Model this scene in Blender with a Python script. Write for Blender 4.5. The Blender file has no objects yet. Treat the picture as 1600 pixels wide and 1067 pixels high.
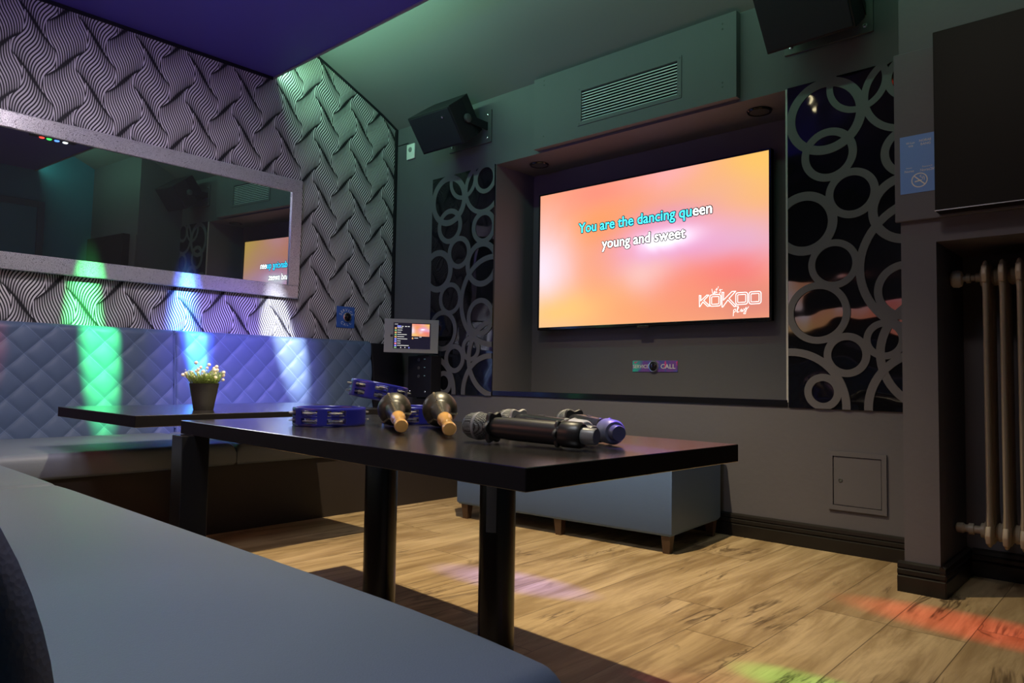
import bpy, bmesh, math, random
from mathutils import Vector, Matrix
random.seed(7)
sc = bpy.context.scene
C = sc.collection
PI = math.pi

# ------------------------------------------------------------------ camera
CAM = Vector((3.9217, -3.0932, 0.6869))
YAW, PITCH, ROLL, FPX = 0.7393, 0.0491, 0.0148, 1134.79
F = Vector((-math.sin(YAW)*math.cos(PITCH), math.cos(YAW)*math.cos(PITCH), math.sin(PITCH)))
R0 = Vector((math.cos(YAW), math.sin(YAW), 0)); U0 = R0.cross(F)
R = R0*math.cos(ROLL)+U0*math.sin(ROLL); U = -R0*math.sin(ROLL)+U0*math.cos(ROLL)
cd = bpy.data.cameras.new('camera'); cam = bpy.data.objects.new('camera', cd); C.objects.link(cam)
M = Matrix((R, U, -F)).transposed().to_4x4(); M.translation = CAM
cam.matrix_world = M
cd.sensor_width = 36; cd.lens = FPX*36/1600; cd.clip_start = 0.02
sc.camera = cam

# ------------------------------------------------------------------ world, exposure
w = bpy.data.worlds.new('world'); sc.world = w; w.use_nodes = True
w.node_tree.nodes['Background'].inputs[0].default_value = (.02, .02, .03, 1)
w.node_tree.nodes['Background'].inputs[1].default_value = .3
sc.view_settings.view_transform = 'Standard'
sc.view_settings.look = 'None'
sc.view_settings.exposure = 0.0
sc.view_settings.gamma = 1.0
sc.view_settings.use_curve_mapping = False

# ------------------------------------------------------------------ lights
def look(loc, tgt, up=Vector((0, 0, 1))):
    z = (Vector(loc)-Vector(tgt)).normalized(); x = up.cross(z).normalized(); y = z.cross(x)
    m = Matrix((x, y, z)).transposed().to_4x4(); m.translation = Vector(loc); return m
def spot(name, loc, tgt, col, power, size, blend=.5, rad=.02, sx=1.0, roll=0.0):
    l = bpy.data.lights.new(name, 'SPOT'); l.color = col; l.energy = power; l.spot_size = math.radians(size)
    l.spot_blend = blend; l.shadow_soft_size = rad
    o = bpy.data.objects.new(name, l); C.objects.link(o)
    o.matrix_world = look(loc, tgt) @ Matrix.Rotation(math.radians(roll), 4, 'Z') @ Matrix.Diagonal((sx, 1, 1, 1)); return o
def area(name, loc, tgt, col, power, sx, sy, spread=180):
    l = bpy.data.lights.new(name, 'AREA'); l.shape = 'RECTANGLE'; l.size = sx; l.size_y = sy; l.color = col; l.energy = power
    l.spread = math.radians(spread)
    o = bpy.data.objects.new(name, l); C.objects.link(o); o.matrix_world = look(loc, tgt); return o

def beam(name, loc, p0, p1, aspect, col, power, blend=.8):
    # elongated beam from a lens at loc that lands as a streak from p0 to p1
    loc, p0, p1 = Vector(loc), Vector(p0), Vector(p1)
    a, b = (p0-loc).normalized(), (p1-loc).normalized(); c = (a+b).normalized()
    ang = math.degrees(a.angle(b)); o = spot(name, loc, loc+c, col, power, ang, blend, .008)
    z = -c; y = (p0-p1).normalized(); y = (y-z*y.dot(z)).normalized(); x = y.cross(z)
    m = Matrix((x, y, z)).transposed().to_4x4(); m.translation = loc
    o.matrix_world = m @ Matrix.Diagonal((aspect, 1, 1, 1)); return o
LAMP = (2.30, -1.47, 2.39)
spot('ceiling_spot_light', LAMP, (1.92, -1.12, 0), (1.0, .83, .52), 320, 98, .9, .022)
# LED effect bar under the ceiling: beams of red, green, blue and white
BX = 2.775
YR, YG, YB, YW = -1.352, -1.301, -1.246, -1.186
beam('beam_red', (BX, YR, 2.37), (.05, -2.50, 1.22), (.15, -2.42, .36), .55, (1, .06, .05), 700)
beam('beam_green', (BX, YG, 2.37), (.05, -1.895, 1.36), (.15, -1.835, .22), .20, (.09, 1, .22), 4200, 1.0)
beam('beam_blue', (BX, YB, 2.37), (.05, -1.425, 1.36), (.13, -1.37, .50), .26, (.08, .18, 1), 3800)
beam('beam_cyan_core', (BX, YB, 2.37), (.05, -1.42, 1.30), (.13, -1.380, .42), .17, (.14, .75, 1), 3200)
spot('beam_violet_halo', (BX, YB, 2.37), (.12, -1.14, .66), (.27, .18, 1), 760, 25, 1.0, .01, .85)
beam('beam_white', (BX, YW, 2.37), (.05, -.93, 1.30), (.15, -.76, .40), .30, (.85, .92, 1), 2500, 1.0)
beam('floor_red', (BX, YR, 2.37), (3.05, -.62, 0), (4.0, -.70, 0), .34, (1, .02, .02), 300, 1.0)
beam('floor_green', (BX, YG, 2.37), (3.08, -1.40, 0), (3.50, -1.38, 0), .45, (.08, 1, .14), 230, 1.0)
beam('floor_violet', (BX, YB, 2.37), (1.86, -1.30, 0), (2.62, -1.20, 0), .36, (.16, .15, 1), 560, 1.0)
beam('table_violet', (BX, YB, 2.37), (2.93, -1.76, .58), (3.40, -1.95, .56), .26, (.13, .07, 1), 620, 1.0)
spot('table_red', (BX, YR, 2.37), (3.12, -1.66, .55), (1, .10, .22), 60, 16, 1.0, .01)
spot('side_red', (2.2, -3.3, 1.7), (1.0, -2.2, .53), (1, .04, .05), 14, 26, 1.0, .02)
beam('seat_red', (2.6, -3.2, 2.35), (1.25, -2.90, .39), (1.75, -2.75, .39), .5, (1, .10, .08), 60)
# cove strip hidden behind the edge of the lowered ceiling
area('cove_strip_green', (.62, -.918, 2.484), (.62, -.30, 2.60), (.40, 1, .60), 8, 1.2, .03)
area('cove_strip_teal', (2.8, -.918, 2.484), (2.8, -.30, 2.56), (.40, 1, .60), 9.0, 3.1, .03)
# unseen spots added as fill light, out of the frame, no fixtures modelled
spot('fill_bench', (1.75, -2.15, 2.42), (.0, -1.75, .75), (1.0, .88, .96), 150, 100, 1.0, .25)
spot('fill_corner', (.40, -2.45, 2.42), (.62, -1.95, .38), (.95, .95, 1.0), 16, 58, 1.0, .25)
spot('fill_seat', (3.0, -2.75, 2.42), (2.2, -2.6, .4), (.93, .95, 1.0), 108, 150, .9, .25)
spot('fill_pillar', (3.35, -2.0, 2.42), (3.6, -.42, 1.35), (1.0, .86, .76), 30, 62, 1.0, .12)
spot('side_blue', (4.2, -1.7, 2.2), (3.46, -2.62, .30), (.12, .12, 1), 14, 13, 1.0, .02)
spot('violet_wash', (2.0, -2.5, 1.9), (1.3, -1.7, 2.44), (.16, .12, 1), 30, 130, 1.0, .1)  # upward spot added to colour the lowered ceiling, no fixture there

# ------------------------------------------------------------------ node helpers
class N:
    def __init__(s, nt, sock): s.nt = nt; s.s = sock
    def _m(s, op, b=None, c=None, rev=False):
        n = s.nt.nodes.new('ShaderNodeMath'); n.operation = op
        ins = [s, b, c]
        if rev: ins = [b, s, c]
        for i, v in enumerate(ins):
            if v is None: continue
            if isinstance(v, N): s.nt.links.new(v.s, n.inputs[i])
            else: n.inputs[i].default_value = v
        return N(s.nt, n.outputs[0])
    def __add__(s, b): return s._m('ADD', b)
    __radd__ = __add__
    def __sub__(s, b): return s._m('SUBTRACT', b)
    def __rsub__(s, b): return s._m('SUBTRACT', b, rev=True)
    def __mul__(s, b): return s._m('MULTIPLY', b)
    __rmul__ = __mul__
    def __truediv__(s, b): return s._m('DIVIDE', b)
    def fract(s): return s._m('FRACT')
    def abs(s): return s._m('ABSOLUTE')
    def sign(s): return s._m('SIGN')
    def max(s, b): return s._m('MAXIMUM', b)
    def min(s, b): return s._m('MINIMUM', b)
    def exp(s): return s._m('EXPONENT')
    def pow(s, b): return s._m('POWER', b)
    def sin(s): return s._m('SINE')
    def gt(s, b): return s._m('GREATER_THAN', b)
    def step(s, a, b):
        n = s.nt.nodes.new('ShaderNodeMapRange'); n.interpolation_type = 'SMOOTHSTEP'
        n.inputs[1].default_value = a; n.inputs[2].default_value = b
        s.nt.links.new(s.s, n.inputs[0]); return N(s.nt, n.outputs[0])
def coords(nt, kind='Object'):
    tc = nt.nodes.new('ShaderNodeTexCoord'); sp = nt.nodes.new('ShaderNodeSeparateXYZ')
    nt.links.new(tc.outputs[kind], sp.inputs[0])
    return N(nt, sp.outputs[0]), N(nt, sp.outputs[1]), N(nt, sp.outputs[2]), tc
def noise(nt, vec, scale, detail=3, rough=.5, dist=0, stretch=None):
    n = nt.nodes.new('ShaderNodeTexNoise'); n.inputs['Scale'].default_value = scale
    n.inputs['Detail'].default_value = detail; n.inputs['Roughness'].default_value = rough; n.inputs['Distortion'].default_value = dist
    if stretch:
        mp = nt.nodes.new('ShaderNodeMapping'); mp.inputs['Scale'].default_value = stretch
        nt.links.new(vec, mp.inputs[0]); vec = mp.outputs[0]
    nt.links.new(vec, n.inputs['Vector']); return N(nt, n.outputs[0])
def mixc(nt, f, a, b):
    n = nt.nodes.new('ShaderNodeMix'); n.data_type = 'RGBA'
    if isinstance(f, N): nt.links.new(f.s, n.inputs[0])
    else: n.inputs[0].default_value = f
    for i, v in ((6, a), (7, b)):
        if isinstance(v, N): nt.links.new(v.s, n.inputs[i])
        else: n.inputs[i].default_value = (*v, 1)
    return N(nt, n.outputs[2])
def bump(nt, h, strength, dist, bs):
    b = nt.nodes.new('ShaderNodeBump'); b.inputs['Strength'].default_value = strength; b.inputs['Distance'].default_value = dist
    nt.links.new(h.s, b.inputs['Height']); nt.links.new(b.outputs[0], bs.inputs['Normal'])
def mat(name, col=(.5, .5, .5), rough=.5, metal=0, spec=.5, emit=None, es=1.0, bumpy=None, coat=0, mottled=0):
    m = bpy.data.materials.new(name); m.use_nodes = True; nt = m.node_tree; bs = nt.nodes['Principled BSDF']
    bs.inputs['Base Color'].default_value = (*col, 1); bs.inputs['Roughness'].default_value = rough
    bs.inputs['Metallic'].default_value = metal; bs.inputs['Specular IOR Level'].default_value = spec
    bs.inputs['Coat Weight'].default_value = coat
    if emit: bs.inputs['Emission Color'].default_value = (*emit, 1); bs.inputs['Emission Strength'].default_value = es
    tc = nt.nodes.new('ShaderNodeTexCoord')
    if mottled:
        f = noise(nt, tc.outputs['Object'], 6, 5, .6)
        c = mixc(nt, f, tuple(v*(1-mottled) for v in col), tuple(min(1, v*(1+mottled)) for v in col))
        nt.links.new(c.s, bs.inputs['Base Color'])
    if bumpy: bump(nt, noise(nt, tc.outputs['Object'], bumpy[0], 4), bumpy[1], bumpy[2], bs)
    return m
def bsdf(m): return m.node_tree, m.node_tree.nodes['Principled BSDF']

# ------------------------------------------------------------------ materials
WALL = mat('wall_paint', (.092, .086, .100), .62, spec=.3, bumpy=(45, .15, .004), mottled=.06)
RINGP = mat('ring_paint', (.092, .086, .100), .6, spec=.3)
VIOLET = mat('violet_ceiling_paint', (.085, .065, .36), .5, spec=.4, bumpy=(20, .05, .004))
TEAL = mat('teal_wall_paint', (.03, .16, .26), .6, bumpy=(40, .1, .004))
BLACKM = mat('matt_black', (.009, .008, .012), .55, spec=.25)
BLACKG = mat('gloss_black', (.006, .006, .008), .12)
ACRYL = mat('black_acrylic', (.004, .004, .006), .04, spec=.38)
nt, bs = bsdf(ACRYL); _, _, _, tc = coords(nt); bump(nt, noise(nt, tc.outputs['Object'], 3.2, 1.5, .5), .25, .05, bs)
BASEB = mat('baseboard_black', (.010, .008, .007), .35, spec=.35)
SILVER = mat('silver', (.7, .7, .72), .25, metal=1)
CHROME = mat('chrome', (.88, .85, .78), .28, metal=.75)
STEELP = mat('grille_paint', (.55, .60, .62), .4)
WHITE = mat('white_plastic', (.72, .72, .70), .45)
CREAM = mat('radiator_enamel', (.33, .28, .215), .42, mottled=.12, bumpy=(30, .2, .003))
DWOOD = mat('dark_stained_wood', (.055, .028, .016), .4)
KICK = mat('dark_brown_panel', (.016, .011, .010), .55, mottled=.2)
DARKG = mat('dark_grey_plastic', (.05, .05, .055), .5)
GREYM = mat('grey_enclosure', (.21, .21, .215), .5)

def leather(name, col, quilt=None):
    m = mat(name, col, .52, spec=.35); nt, bs = bsdf(m); x, y, z, tc = coords(nt)
    vor = nt.nodes.new('ShaderNodeTexVoronoi'); vor.inputs['Scale'].default_value = 420; nt.links.new(tc.outputs['Object'], vor.inputs['Vector'])
    n2 = noise(nt, tc.outputs['Object'], 90, 3)
    h = N(nt, vor.outputs['Distance'])*.5+n2*.6
    bump(nt, h, .22, .0015, bs)
    if quilt:
        axis, py, pz, oy, oz = quilt
        a = y if axis == 'Y' else x
        u = (a-oy)/py+(z-oz)/pz; v = (a-oy)/py-(z-oz)/pz
        du = (u.fract()-.5).abs(); dv = (v.fract()-.5).abs()
        line = du.max(dv).step(.484, .494)
        c = mixc(nt, line, col, tuple(min(1, k*1.5+.015) for k in col)); nt.links.new(c.s, bs.inputs['Base Color'])
    return m
LCOL = (.082, .122, .21)
LEATHER = leather('blue_grey_leather', LCOL)
SEATL = leather('seat_leather', (.14, .17, .21))
OTTL = leather('blue_ottoman_leather', (.085, .145, .285))
QP = .1325; QZ = .135

def table_mat():
    m = mat('black_stained_oak', (.01, .009, .009), .20, spec=.8); nt, bs = bsdf(m); x, y, z, tc = coords(nt)
    g = noise(nt, tc.outputs['Object'], 1.0, 6, .6, .3, (9, 240, 60))
    c = mixc(nt, g.step(.35, .7), (.006, .005, .006), (.020, .015, .014)); nt.links.new(c.s, bs.inputs['Base Color'])
    bump(nt, g, .06, .001, bs)
    bs.inputs['Coat Weight'].default_value = .8; bs.inputs['Coat Roughness'].default_value = .26; bs.inputs['Coat IOR'].default_value = 1.6; return m
TABLE = table_mat()

def wallpaper():
    m = mat('wave_wallpaper', (.5, .5, .5), .55, spec=.25); nt, bs = bsdf(m); x, y, z, tc = coords(nt)
    P = .2655; Y0 = -.558; Z0 = 2.050
    yy = (y-Y0)/P; zz = (z-Z0)/.2665
    def column(uu, wz, A):
        w_ = wz.fract(); sm = w_*w_*w_*(w_*(w_*6-15)+10)
        return uu+(sm-.5)*A, w_
    ua = (yy+.5).fract()-.5; pa, wa = column(ua, zz+ua*1.14, -.215)
    ub = yy.fract()-.5; pb, wb = column(ub, zz-ub*1.03+.56, .19)
    use = (pb.abs()-pa.abs()).gt(0)
    def sel(a, b): return b+(a-b)*use
    ph = sel(pa, pb+.5); q = sel(pa, pb)*4; w_ = sel(wa, wb)
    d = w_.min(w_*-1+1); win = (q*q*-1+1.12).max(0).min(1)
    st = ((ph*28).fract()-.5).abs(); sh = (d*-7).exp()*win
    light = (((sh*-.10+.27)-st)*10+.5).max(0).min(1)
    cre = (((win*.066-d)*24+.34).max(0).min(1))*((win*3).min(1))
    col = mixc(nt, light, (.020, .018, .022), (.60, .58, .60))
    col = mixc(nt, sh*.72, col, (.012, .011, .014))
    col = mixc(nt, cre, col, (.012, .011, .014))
    nt.links.new(col.s, bs.inputs['Base Color']); return m
PAPER = wallpaper()

def floor_mat():
    m = mat('oak_planks', (.4, .3, .2), .38, spec=.4); nt, bs = bsdf(m); x, y, z, tc = coords(nt)
    W = .196; L = 1.28
    row = ((x+.03)/W)._m('FLOOR'); fx = ((x+.03)/W).fract()
    off = ((row*12.9898).sin()*43.7).fract()
    ly = (y/L+off); col_id = ly._m('FLOOR'); fy = ly.fract()
    rnd = ((row*7.13+col_id*3.71).sin()*91.3).fract()
    cx = nt.nodes.new('ShaderNodeCombineXYZ')
    for i, v in enumerate((x*1.0+rnd*9, y*.12+rnd*4, rnd*13)): nt.links.new(v.s, cx.inputs[i])
    g1 = noise(nt, cx.outputs[0], 9, 8, .62, 1.2)
    cx2 = nt.nodes.new('ShaderNodeCombineXYZ')
    for i, v in enumerate((x*1.0+rnd*5, y*.05+rnd*3, rnd*7)): nt.links.new(v.s, cx2.inputs[i])
    g2 = noise(nt, cx2.outputs[0], 90, 4, .6, .4)
    cx3 = nt.nodes.new('ShaderNodeCombineXYZ')
    for i, v in enumerate((x+rnd*2, y*.16+rnd*2, rnd*3)): nt.links.new(v.s, cx3.inputs[i])
    g3 = noise(nt, cx3.outputs[0], 4.2, 5, .65, 1.6)
    c = mixc(nt, g1.step(.3, .72), (.23, .150, .070), (.58, .43, .25))
    c = mixc(nt, g2.step(.42, .75)*.35, c, (.15, .085, .038))
    g4 = noise(nt, tc.outputs['Object'], 2.6, 2)
    crack = (1-((g3-.5).abs()*34)).max(0)*g4.step(.50, .62)
    c = mixc(nt, crack*.88, c, (.035, .018, .010))
    c = mixc(nt, rnd*.30, c, (.30, .20, .105))
    seam = ((fx-.5).abs().gt(.4935)).max((fy-.5).abs().gt(.4988))
    c = mixc(nt, seam*.72, c, (.045, .026, .014))
    nt.links.new(c.s, bs.inputs['Base Color'])
    bump(nt, g2*.4+(1-seam)*.8+(1-crack)*.3, .25, .002, bs); return m
FLOORM = floor_mat()

def crackle():
    m = mat('silver_crackle', (.58, .56, .60), .30, metal=.85); nt, bs = bsdf(m); x, y, z, tc = coords(nt)
    vor = nt.nodes.new('ShaderNodeTexVoronoi'); vor.inputs['Scale'].default_value = 215; nt.links.new(tc.outputs['Object'], vor.inputs['Vector'])
    v2 = nt.nodes.new('ShaderNodeTexVoronoi'); v2.feature = 'DISTANCE_TO_EDGE'; v2.inputs['Scale'].default_value = 215; nt.links.new(tc.outputs['Object'], v2.inputs['Vector'])
    e = N(nt, v2.outputs['Distance']).step(.0, .12)
    c = mixc(nt, e, (.22, .21, .23), (.80, .78, .82)); nt.links.new(c.s, bs.inputs['Base Color'])
    sep = nt.nodes.new('ShaderNodeSeparateColor'); nt.links.new(vor.outputs['Color'], sep.inputs[0])
    h = N(nt, sep.outputs[0])*.6+e
    bump(nt, h, .9, .004, bs); return m
CRACK = crackle(); CRACK.node_tree.nodes['Principled BSDF'].inputs['Metallic'].default_value = .45
MIRROR = mat('mirror_glass', (.42, .48, .50), .012, metal=1)
nt, bs = bsdf(MIRROR); df = nt.nodes.new('ShaderNodeBsdfDiffuse'); df.inputs[0].default_value = (.6, .6, .6, 1); mx = nt.nodes.new('ShaderNodeMixShader'); mx.inputs[0].default_value = .022
nt.links.new(bs.outputs[0], mx.inputs[1]); nt.links.new(df.outputs[0], mx.inputs[2]); nt.links.new(mx.outputs[0], nt.nodes['Material Output'].inputs[0])

def blob_screen(name, x0, x1, z0, z1, strength, local=False):
    m = bpy.data.materials.new(name); m.use_nodes = True; nt = m.node_tree
    for n in list(nt.nodes): nt.nodes.remove(n)
    out = nt.nodes.new('ShaderNodeOutputMaterial'); em = nt.nodes.new('ShaderNodeEmission'); gl = nt.nodes.new('ShaderNodeBsdfGlossy'); ad = nt.nodes.new('ShaderNodeAddShader')
    gl.inputs[0].default_value = (.03, .03, .03, 1); gl.inputs['Roughness'].default_value = .2
    nt.links.new(em.outputs[0], ad.inputs[0]); nt.links.new(gl.outputs[0], ad.inputs[1]); nt.links.new(ad.outputs[0], out.inputs[0])
    x, y, z, tc = coords(nt, 'Object')
    u = (x-x0)/(x1-x0); v = (z-z0)/(z1-z0)
    nz = noise(nt, tc.outputs['Object'], 3.0/(x1-x0), 3, .5, .6)-.5
    u = u+nz*.12; v = v+nz*.12
    c = (1.0, .40, .21)
    for (bu, bv, ru, rv, col, a) in [
        (.35, .66, .22, .18, (1.0, .36, .09), .9), (.30, .95, .22, .12, (1, .27, .22), .7), (.62, .98, .16, .14, (1, .45, .55), .7),
        (.98, .92, .22, .30, (1, .60, .13), .95), (.80, .80, .18, .12, (.95, .48, .28), .7),
        (.62, .70, .16, .10, (.80, .33, .45), .55), (.88, .45, .26, .16, (.80, .50, .72), .85),
        (.02, .42, .14, .34, (1, .86, 1.0), .95), (.12, .10, .30, .16, (1, .62, .20), .95), (.50, .08, .22, .16, (1, .40, .18), .8),
        (.60, .52, .22, .16, (.86, .40, .95), .8), (.55, .34, .12, .12, (1, .68, .62), .8), (.84, .28, .22, .14, (1, .16, .17), .8),
        (.95, .10, .24, .14, (.72, .24, .20), .8), (.72, .20, .14, .20, (1, .33, .19), .6),
        (.61, .55, .105, .055, (1.3, 1.25, 1.35), 1.0)]:
        du = (u-bu)/ru; dv = (v-bv)/rv
        g = ((du*du+dv*dv)*-1).exp()*a
        c = mixc(nt, g, c, col)
    nt.links.new(c.s, em.inputs[0]); em.inputs[1].default_value = strength
    return m

# ------------------------------------------------------------------ mesh helpers
def obj(name, bm, m, parent=None, smooth=None, mats=None):
    me = bpy.data.meshes.new(name); bm.normal_update(); bm.to_mesh(me); bm.free()
    for mm in (mats or [m]): me.materials.append(mm)
    if smooth is not None:
        me.shade_smooth()
        if smooth: me.set_sharp_from_angle(angle=math.radians(smooth))
    o = bpy.data.objects.new(name, me); C.objects.link(o)
    if parent: o.parent = parent
    return o
def thing(name, label, cat, loc=(0, 0, 0), rot=None, group=None):
    o = bpy.data.objects.new(name, None); C.objects.link(o); o.empty_display_size = .05
    o.location = loc
    if rot is not None: o.rotation_euler = rot
    o['label'] = label; o['category'] = cat
    if group: o['group'] = group
    return o
def tag(o, label, cat, group=None):
    o['label'] = label; o['category'] = cat
    if group: o['group'] = group
    return o
def struct(name, bm, m, smooth=None):
    o = obj(name, bm, m, None, smooth); o['kind'] = 'structure'; return o
def box(bm, x0, x1, y0, y1, z0, z1, bev=0, mi=0, seg=2):
    vs = [bm.verts.new(p) for p in ((x0, y0, z0), (x1, y0, z0), (x1, y1, z0), (x0, y1, z0), (x0, y0, z1), (x1, y0, z1), (x1, y1, z1), (x0, y1, z1))]
    fs = [bm.faces.new([vs[i] for i in q]) for q in ((3, 2, 1, 0), (4, 5, 6, 7), (0, 1, 5, 4), (1, 2, 6, 5), (2, 3, 7, 6), (3, 0, 4, 7))]
    for f in fs: f.material_index = mi
    if bev:
        es = list({e for f in fs for e in f.edges})
        r = bmesh.ops.bevel(bm, geom=es, offset=bev, segments=seg, affect='EDGES', profile=.5)
        for f in r['faces']: f.material_index = mi
    return bm
def B(x0, x1, y0, y1, z0, z1, bev=0, seg=2): return box(bmesh.new(), x0, x1, y0, y1, z0, z1, bev, 0, seg)
def frame_m(d):
    d = Vector(d).normalized(); a = Vector((0, 0, 1)) if abs(d.z) < .9 else Vector((1, 0, 0))
    x = a.cross(d).normalized(); y = d.cross(x); return x, y, d
def lathe(bm, prof, org=(0, 0, 0), axis=(0, 0, 1), n=32, mi=0, caps=True):
    x, y, d = frame_m(axis); org = Vector(org); rings = []
    for r, h in prof:
        rings.append([bm.verts.new(org+d*h+(x*math.cos(2*PI*i/n)+y*math.sin(2*PI*i/n))*r) for i in range(n)])
    for a, b in zip(rings, rings[1:]):
        for i in range(n):
            f = bm.faces.new((a[i], a[(i+1) % n], b[(i+1) % n], b[i])); f.material_index = mi
    if caps:
        f = bm.faces.new(rings[0][::-1]); f.material_index = mi
        f = bm.faces.new(rings[-1]); f.material_index = mi
    return bm
def Lt(prof, org=(0, 0, 0), axis=(0, 0, 1), n=32, caps=True): return lathe(bmesh.new(), prof, org, axis, n, 0, caps)
def tube(bm, pts, r, n=8):
    pts = [Vector(p) for p in pts]; rings = []
    px = None
    for i, p in enumerate(pts):
        d = (pts[min(i+1, len(pts)-1)]-pts[max(i-1, 0)]).normalized()
        if px is None: px, py, _ = frame_m(d)
        px = (px-d*px.dot(d)).normalized(); py = d.cross(px)
        rings.append([bm.verts.new(p+(px*math.cos(2*PI*k/n)+py*math.sin(2*PI*k/n))*r) for k in range(n)])
    for a, b in zip(rings, rings[1:]):
        for k in range(n): bm.faces.new((a[k], a[(k+1) % n], b[(k+1) % n], b[k]))
    bm.faces.new(rings[0][::-1]); bm.faces.new(rings[-1]); return bm
def prism(pts, axis, a0, a1, bev=0):
    """polygon pts in the plane across 'axis', extruded from a0 to a1"""
    bm = bmesh.new()
    def P(p, a): return {'X': (a, p[0], p[1]), 'Y': (p[0], a, p[1]), 'Z': (p[0], p[1], a)}[axis]
    lo = [bm.verts.new(P(p, a0)) for p in pts]; hi = [bm.verts.new(P(p, a1)) for p in pts]; n = len(pts)
    bm.faces.new(lo[::-1]); bm.faces.new(hi)
    for i in range(n): bm.faces.new((lo[i], lo[(i+1) % n], hi[(i+1) % n], hi[i]))
    bmesh.ops.recalc_face_normals(bm, faces=bm.faces)
    if bev: bmesh.ops.bevel(bm, geom=list(bm.edges), offset=bev, segments=2, affect='EDGES', profile=.5)
    return bm
def place(bm, m):
    bmesh.ops.transform(bm, matrix=m, verts=bm.verts); return bm
def basis(x, y, z, o):
    m = Matrix((Vector(x), Vector(y), Vector(z))).transposed().to_4x4(); m.translation = Vector(o); return m

def text_bm(body, offset=0.0, extrude=0.0, res=3, align='LEFT'):
    cu = bpy.data.curves.new('txt', 'FONT'); cu.body = body; cu.size = 1; cu.offset = offset; cu.extrude = extrude; cu.resolution_u = res
    o = bpy.data.objects.new('txt', cu); C.objects.link(o)
    bpy.context.view_layer.update()
    me = bpy.data.meshes.new_from_object(o.evaluated_get(bpy.context.evaluated_depsgraph_get()))
    bm = bmesh.new(); bm.from_mesh(me)
    bpy.data.objects.remove(o); bpy.data.curves.remove(cu); bpy.data.meshes.remove(me)
    return bm
def text_fit(name, body, u0, u1, v0, v1, m, parent, mw, offset=0.0, ref=None):
    """text fitted in a rectangle (u,v) of the plane mw; ref = (body) whose bounds set the scale"""
    bm = text_bm(body, offset)
    rb = text_bm(ref or body, 0)
    xs = [v.co.x for v in rb.verts]; ys = [v.co.y for v in rb.verts]; rb.free()
    sx = (u1-u0)/(max(xs)-min(xs)); sy = (v1-v0)/(max(ys)-min(ys))
    for v in bm.verts: v.co = Vector((u0+(v.co.x-min(xs))*sx, v0+(v.co.y-min(ys))*sy, 0))
    place(bm, mw)
    return obj(name, bm, m, parent)
def planeY(y): return basis((1, 0, 0), (0, 0, 1), (0, -1, 0), (0, y, 0))     # u=X, v=Z, faces -Y
def planeX(x): return basis((0, 1, 0), (0, 0, 1), (1, 0, 0), (x, 0, 0))      # u=Y, v=Z, faces +X

# ================================================================== SETTING
ZC = 2.371
struct('floor', B(-.2, 5.1, -3.6, .6, -.06, 0), FLOORM)
# left wall with the vault profile on top
VP = [(0, ZC), (-.136, 2.447), (-.243, 2.498), (-.447, 2.590), (-.64, 2.675), (-.9, 2.77), (-1.3, 2.87), (-3.4, 2.95)]
struct('wall_left', prism([(.5, 0), (.5, ZC), (0, ZC)]+VP[1:]+[(-3.4, 0)], 'X', -.15, 0), PAPER)
# vault
bm = bmesh.new()
top = [bm.verts.new((-.15, y, z)) for y, z in VP]; to2 = [bm.verts.new((5.0, y, z)) for y, z in VP]
tp3 = [bm.verts.new((-.15, y, z+.1)) for y, z in VP]; tp4 = [bm.verts.new((5.0, y, z+.1)) for y, z in VP]
for i in range(len(VP)-1):
    bm.faces.new((top[i], top[i+1], to2[i+1], to2[i])); bm.faces.new((tp3[i], tp4[i], tp4[i+1], tp3[i+1]))
bmesh.ops.recalc_face_normals(bm, faces=bm.faces)
VAULT = mat('vault_paint', (.145, .14, .15), .55, spec=.35, bumpy=(25, .1, .004))
struct('ceiling', bm, VAULT, 40)
# lowered ceiling
struct('ceiling_lowered', B(-.0, 4.40, -3.4, -.94, 2.445, 2.47), VIOLET)
struct('trim_1', B(0.0, 4.40, -.94, -.925, 2.438, 2.485), GREYM)
# TV wall with its recess
RX0, RX1, RZ0, RZ1, RY = .955, 2.700, .5963, 1.9556, .3457
bm = bmesh.new()
box(bm, -.0, RX0, 0, .5, 0, 2.6); box(bm, RX1, 4.40, 0, .5, 0, 2.6)
box(bm, RX0, RX1, 0, .5, 0, RZ0); box(bm, RX0, RX1, 0, .5, RZ1, 2.6); box(bm, RX0, RX1, RY, .5, RZ0, RZ1)
struct('wall_back', bm, WALL)
# pillar and lintel in front of the TV wall on the right
bm = bmesh.new()
box(bm, 3.247, 3.352, -.403, 0, 0, 2.62); box(bm, 3.352, 4.40, -.403, 0, 1.153, 2.62)
box(bm, 4.25, 4.40, -.403, 0, 0, 1.153)
struct('wall_pillar', bm, WALL)
bm = B(3.234, 4.40, -.421, -.403, 1.229, 1.806, .003)
struct('trim_2', bm, WALL)
struct('wall_right', B(4.40, 4.55, -3.6, .5, 0, 3.0), TEAL)
struct('wall_near', B(-.15, 4.95, -3.55, -3.4, 0, 3.0), WALL)
# black corner and ceiling beads round the wallpaper
struct('trim_3', B(-.001, .016, -.016, .0, .0, ZC), BLACKM)
bm = bmesh.new()
for (y0, z0), (y1, z1) in zip(VP[:5], VP[1:6]):
    v = [bm.verts.new(p) for p in ((.014, y0, z0-.010), (.014, y1, z1-.010), (.014, y1, z1), (.014, y0, z0), (0, y0, z0-.010), (0, y1, z1-.010))]
    bm.faces.new((v[0], v[1], v[2], v[3])); bm.faces.new((v[4], v[5], v[1], v[0]))
struct('trim_4', bm, BLACKM)
struct('trim_5', B(0, .012, -3.4, -.94, 2.428, 2.445), BLACKM)
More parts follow.
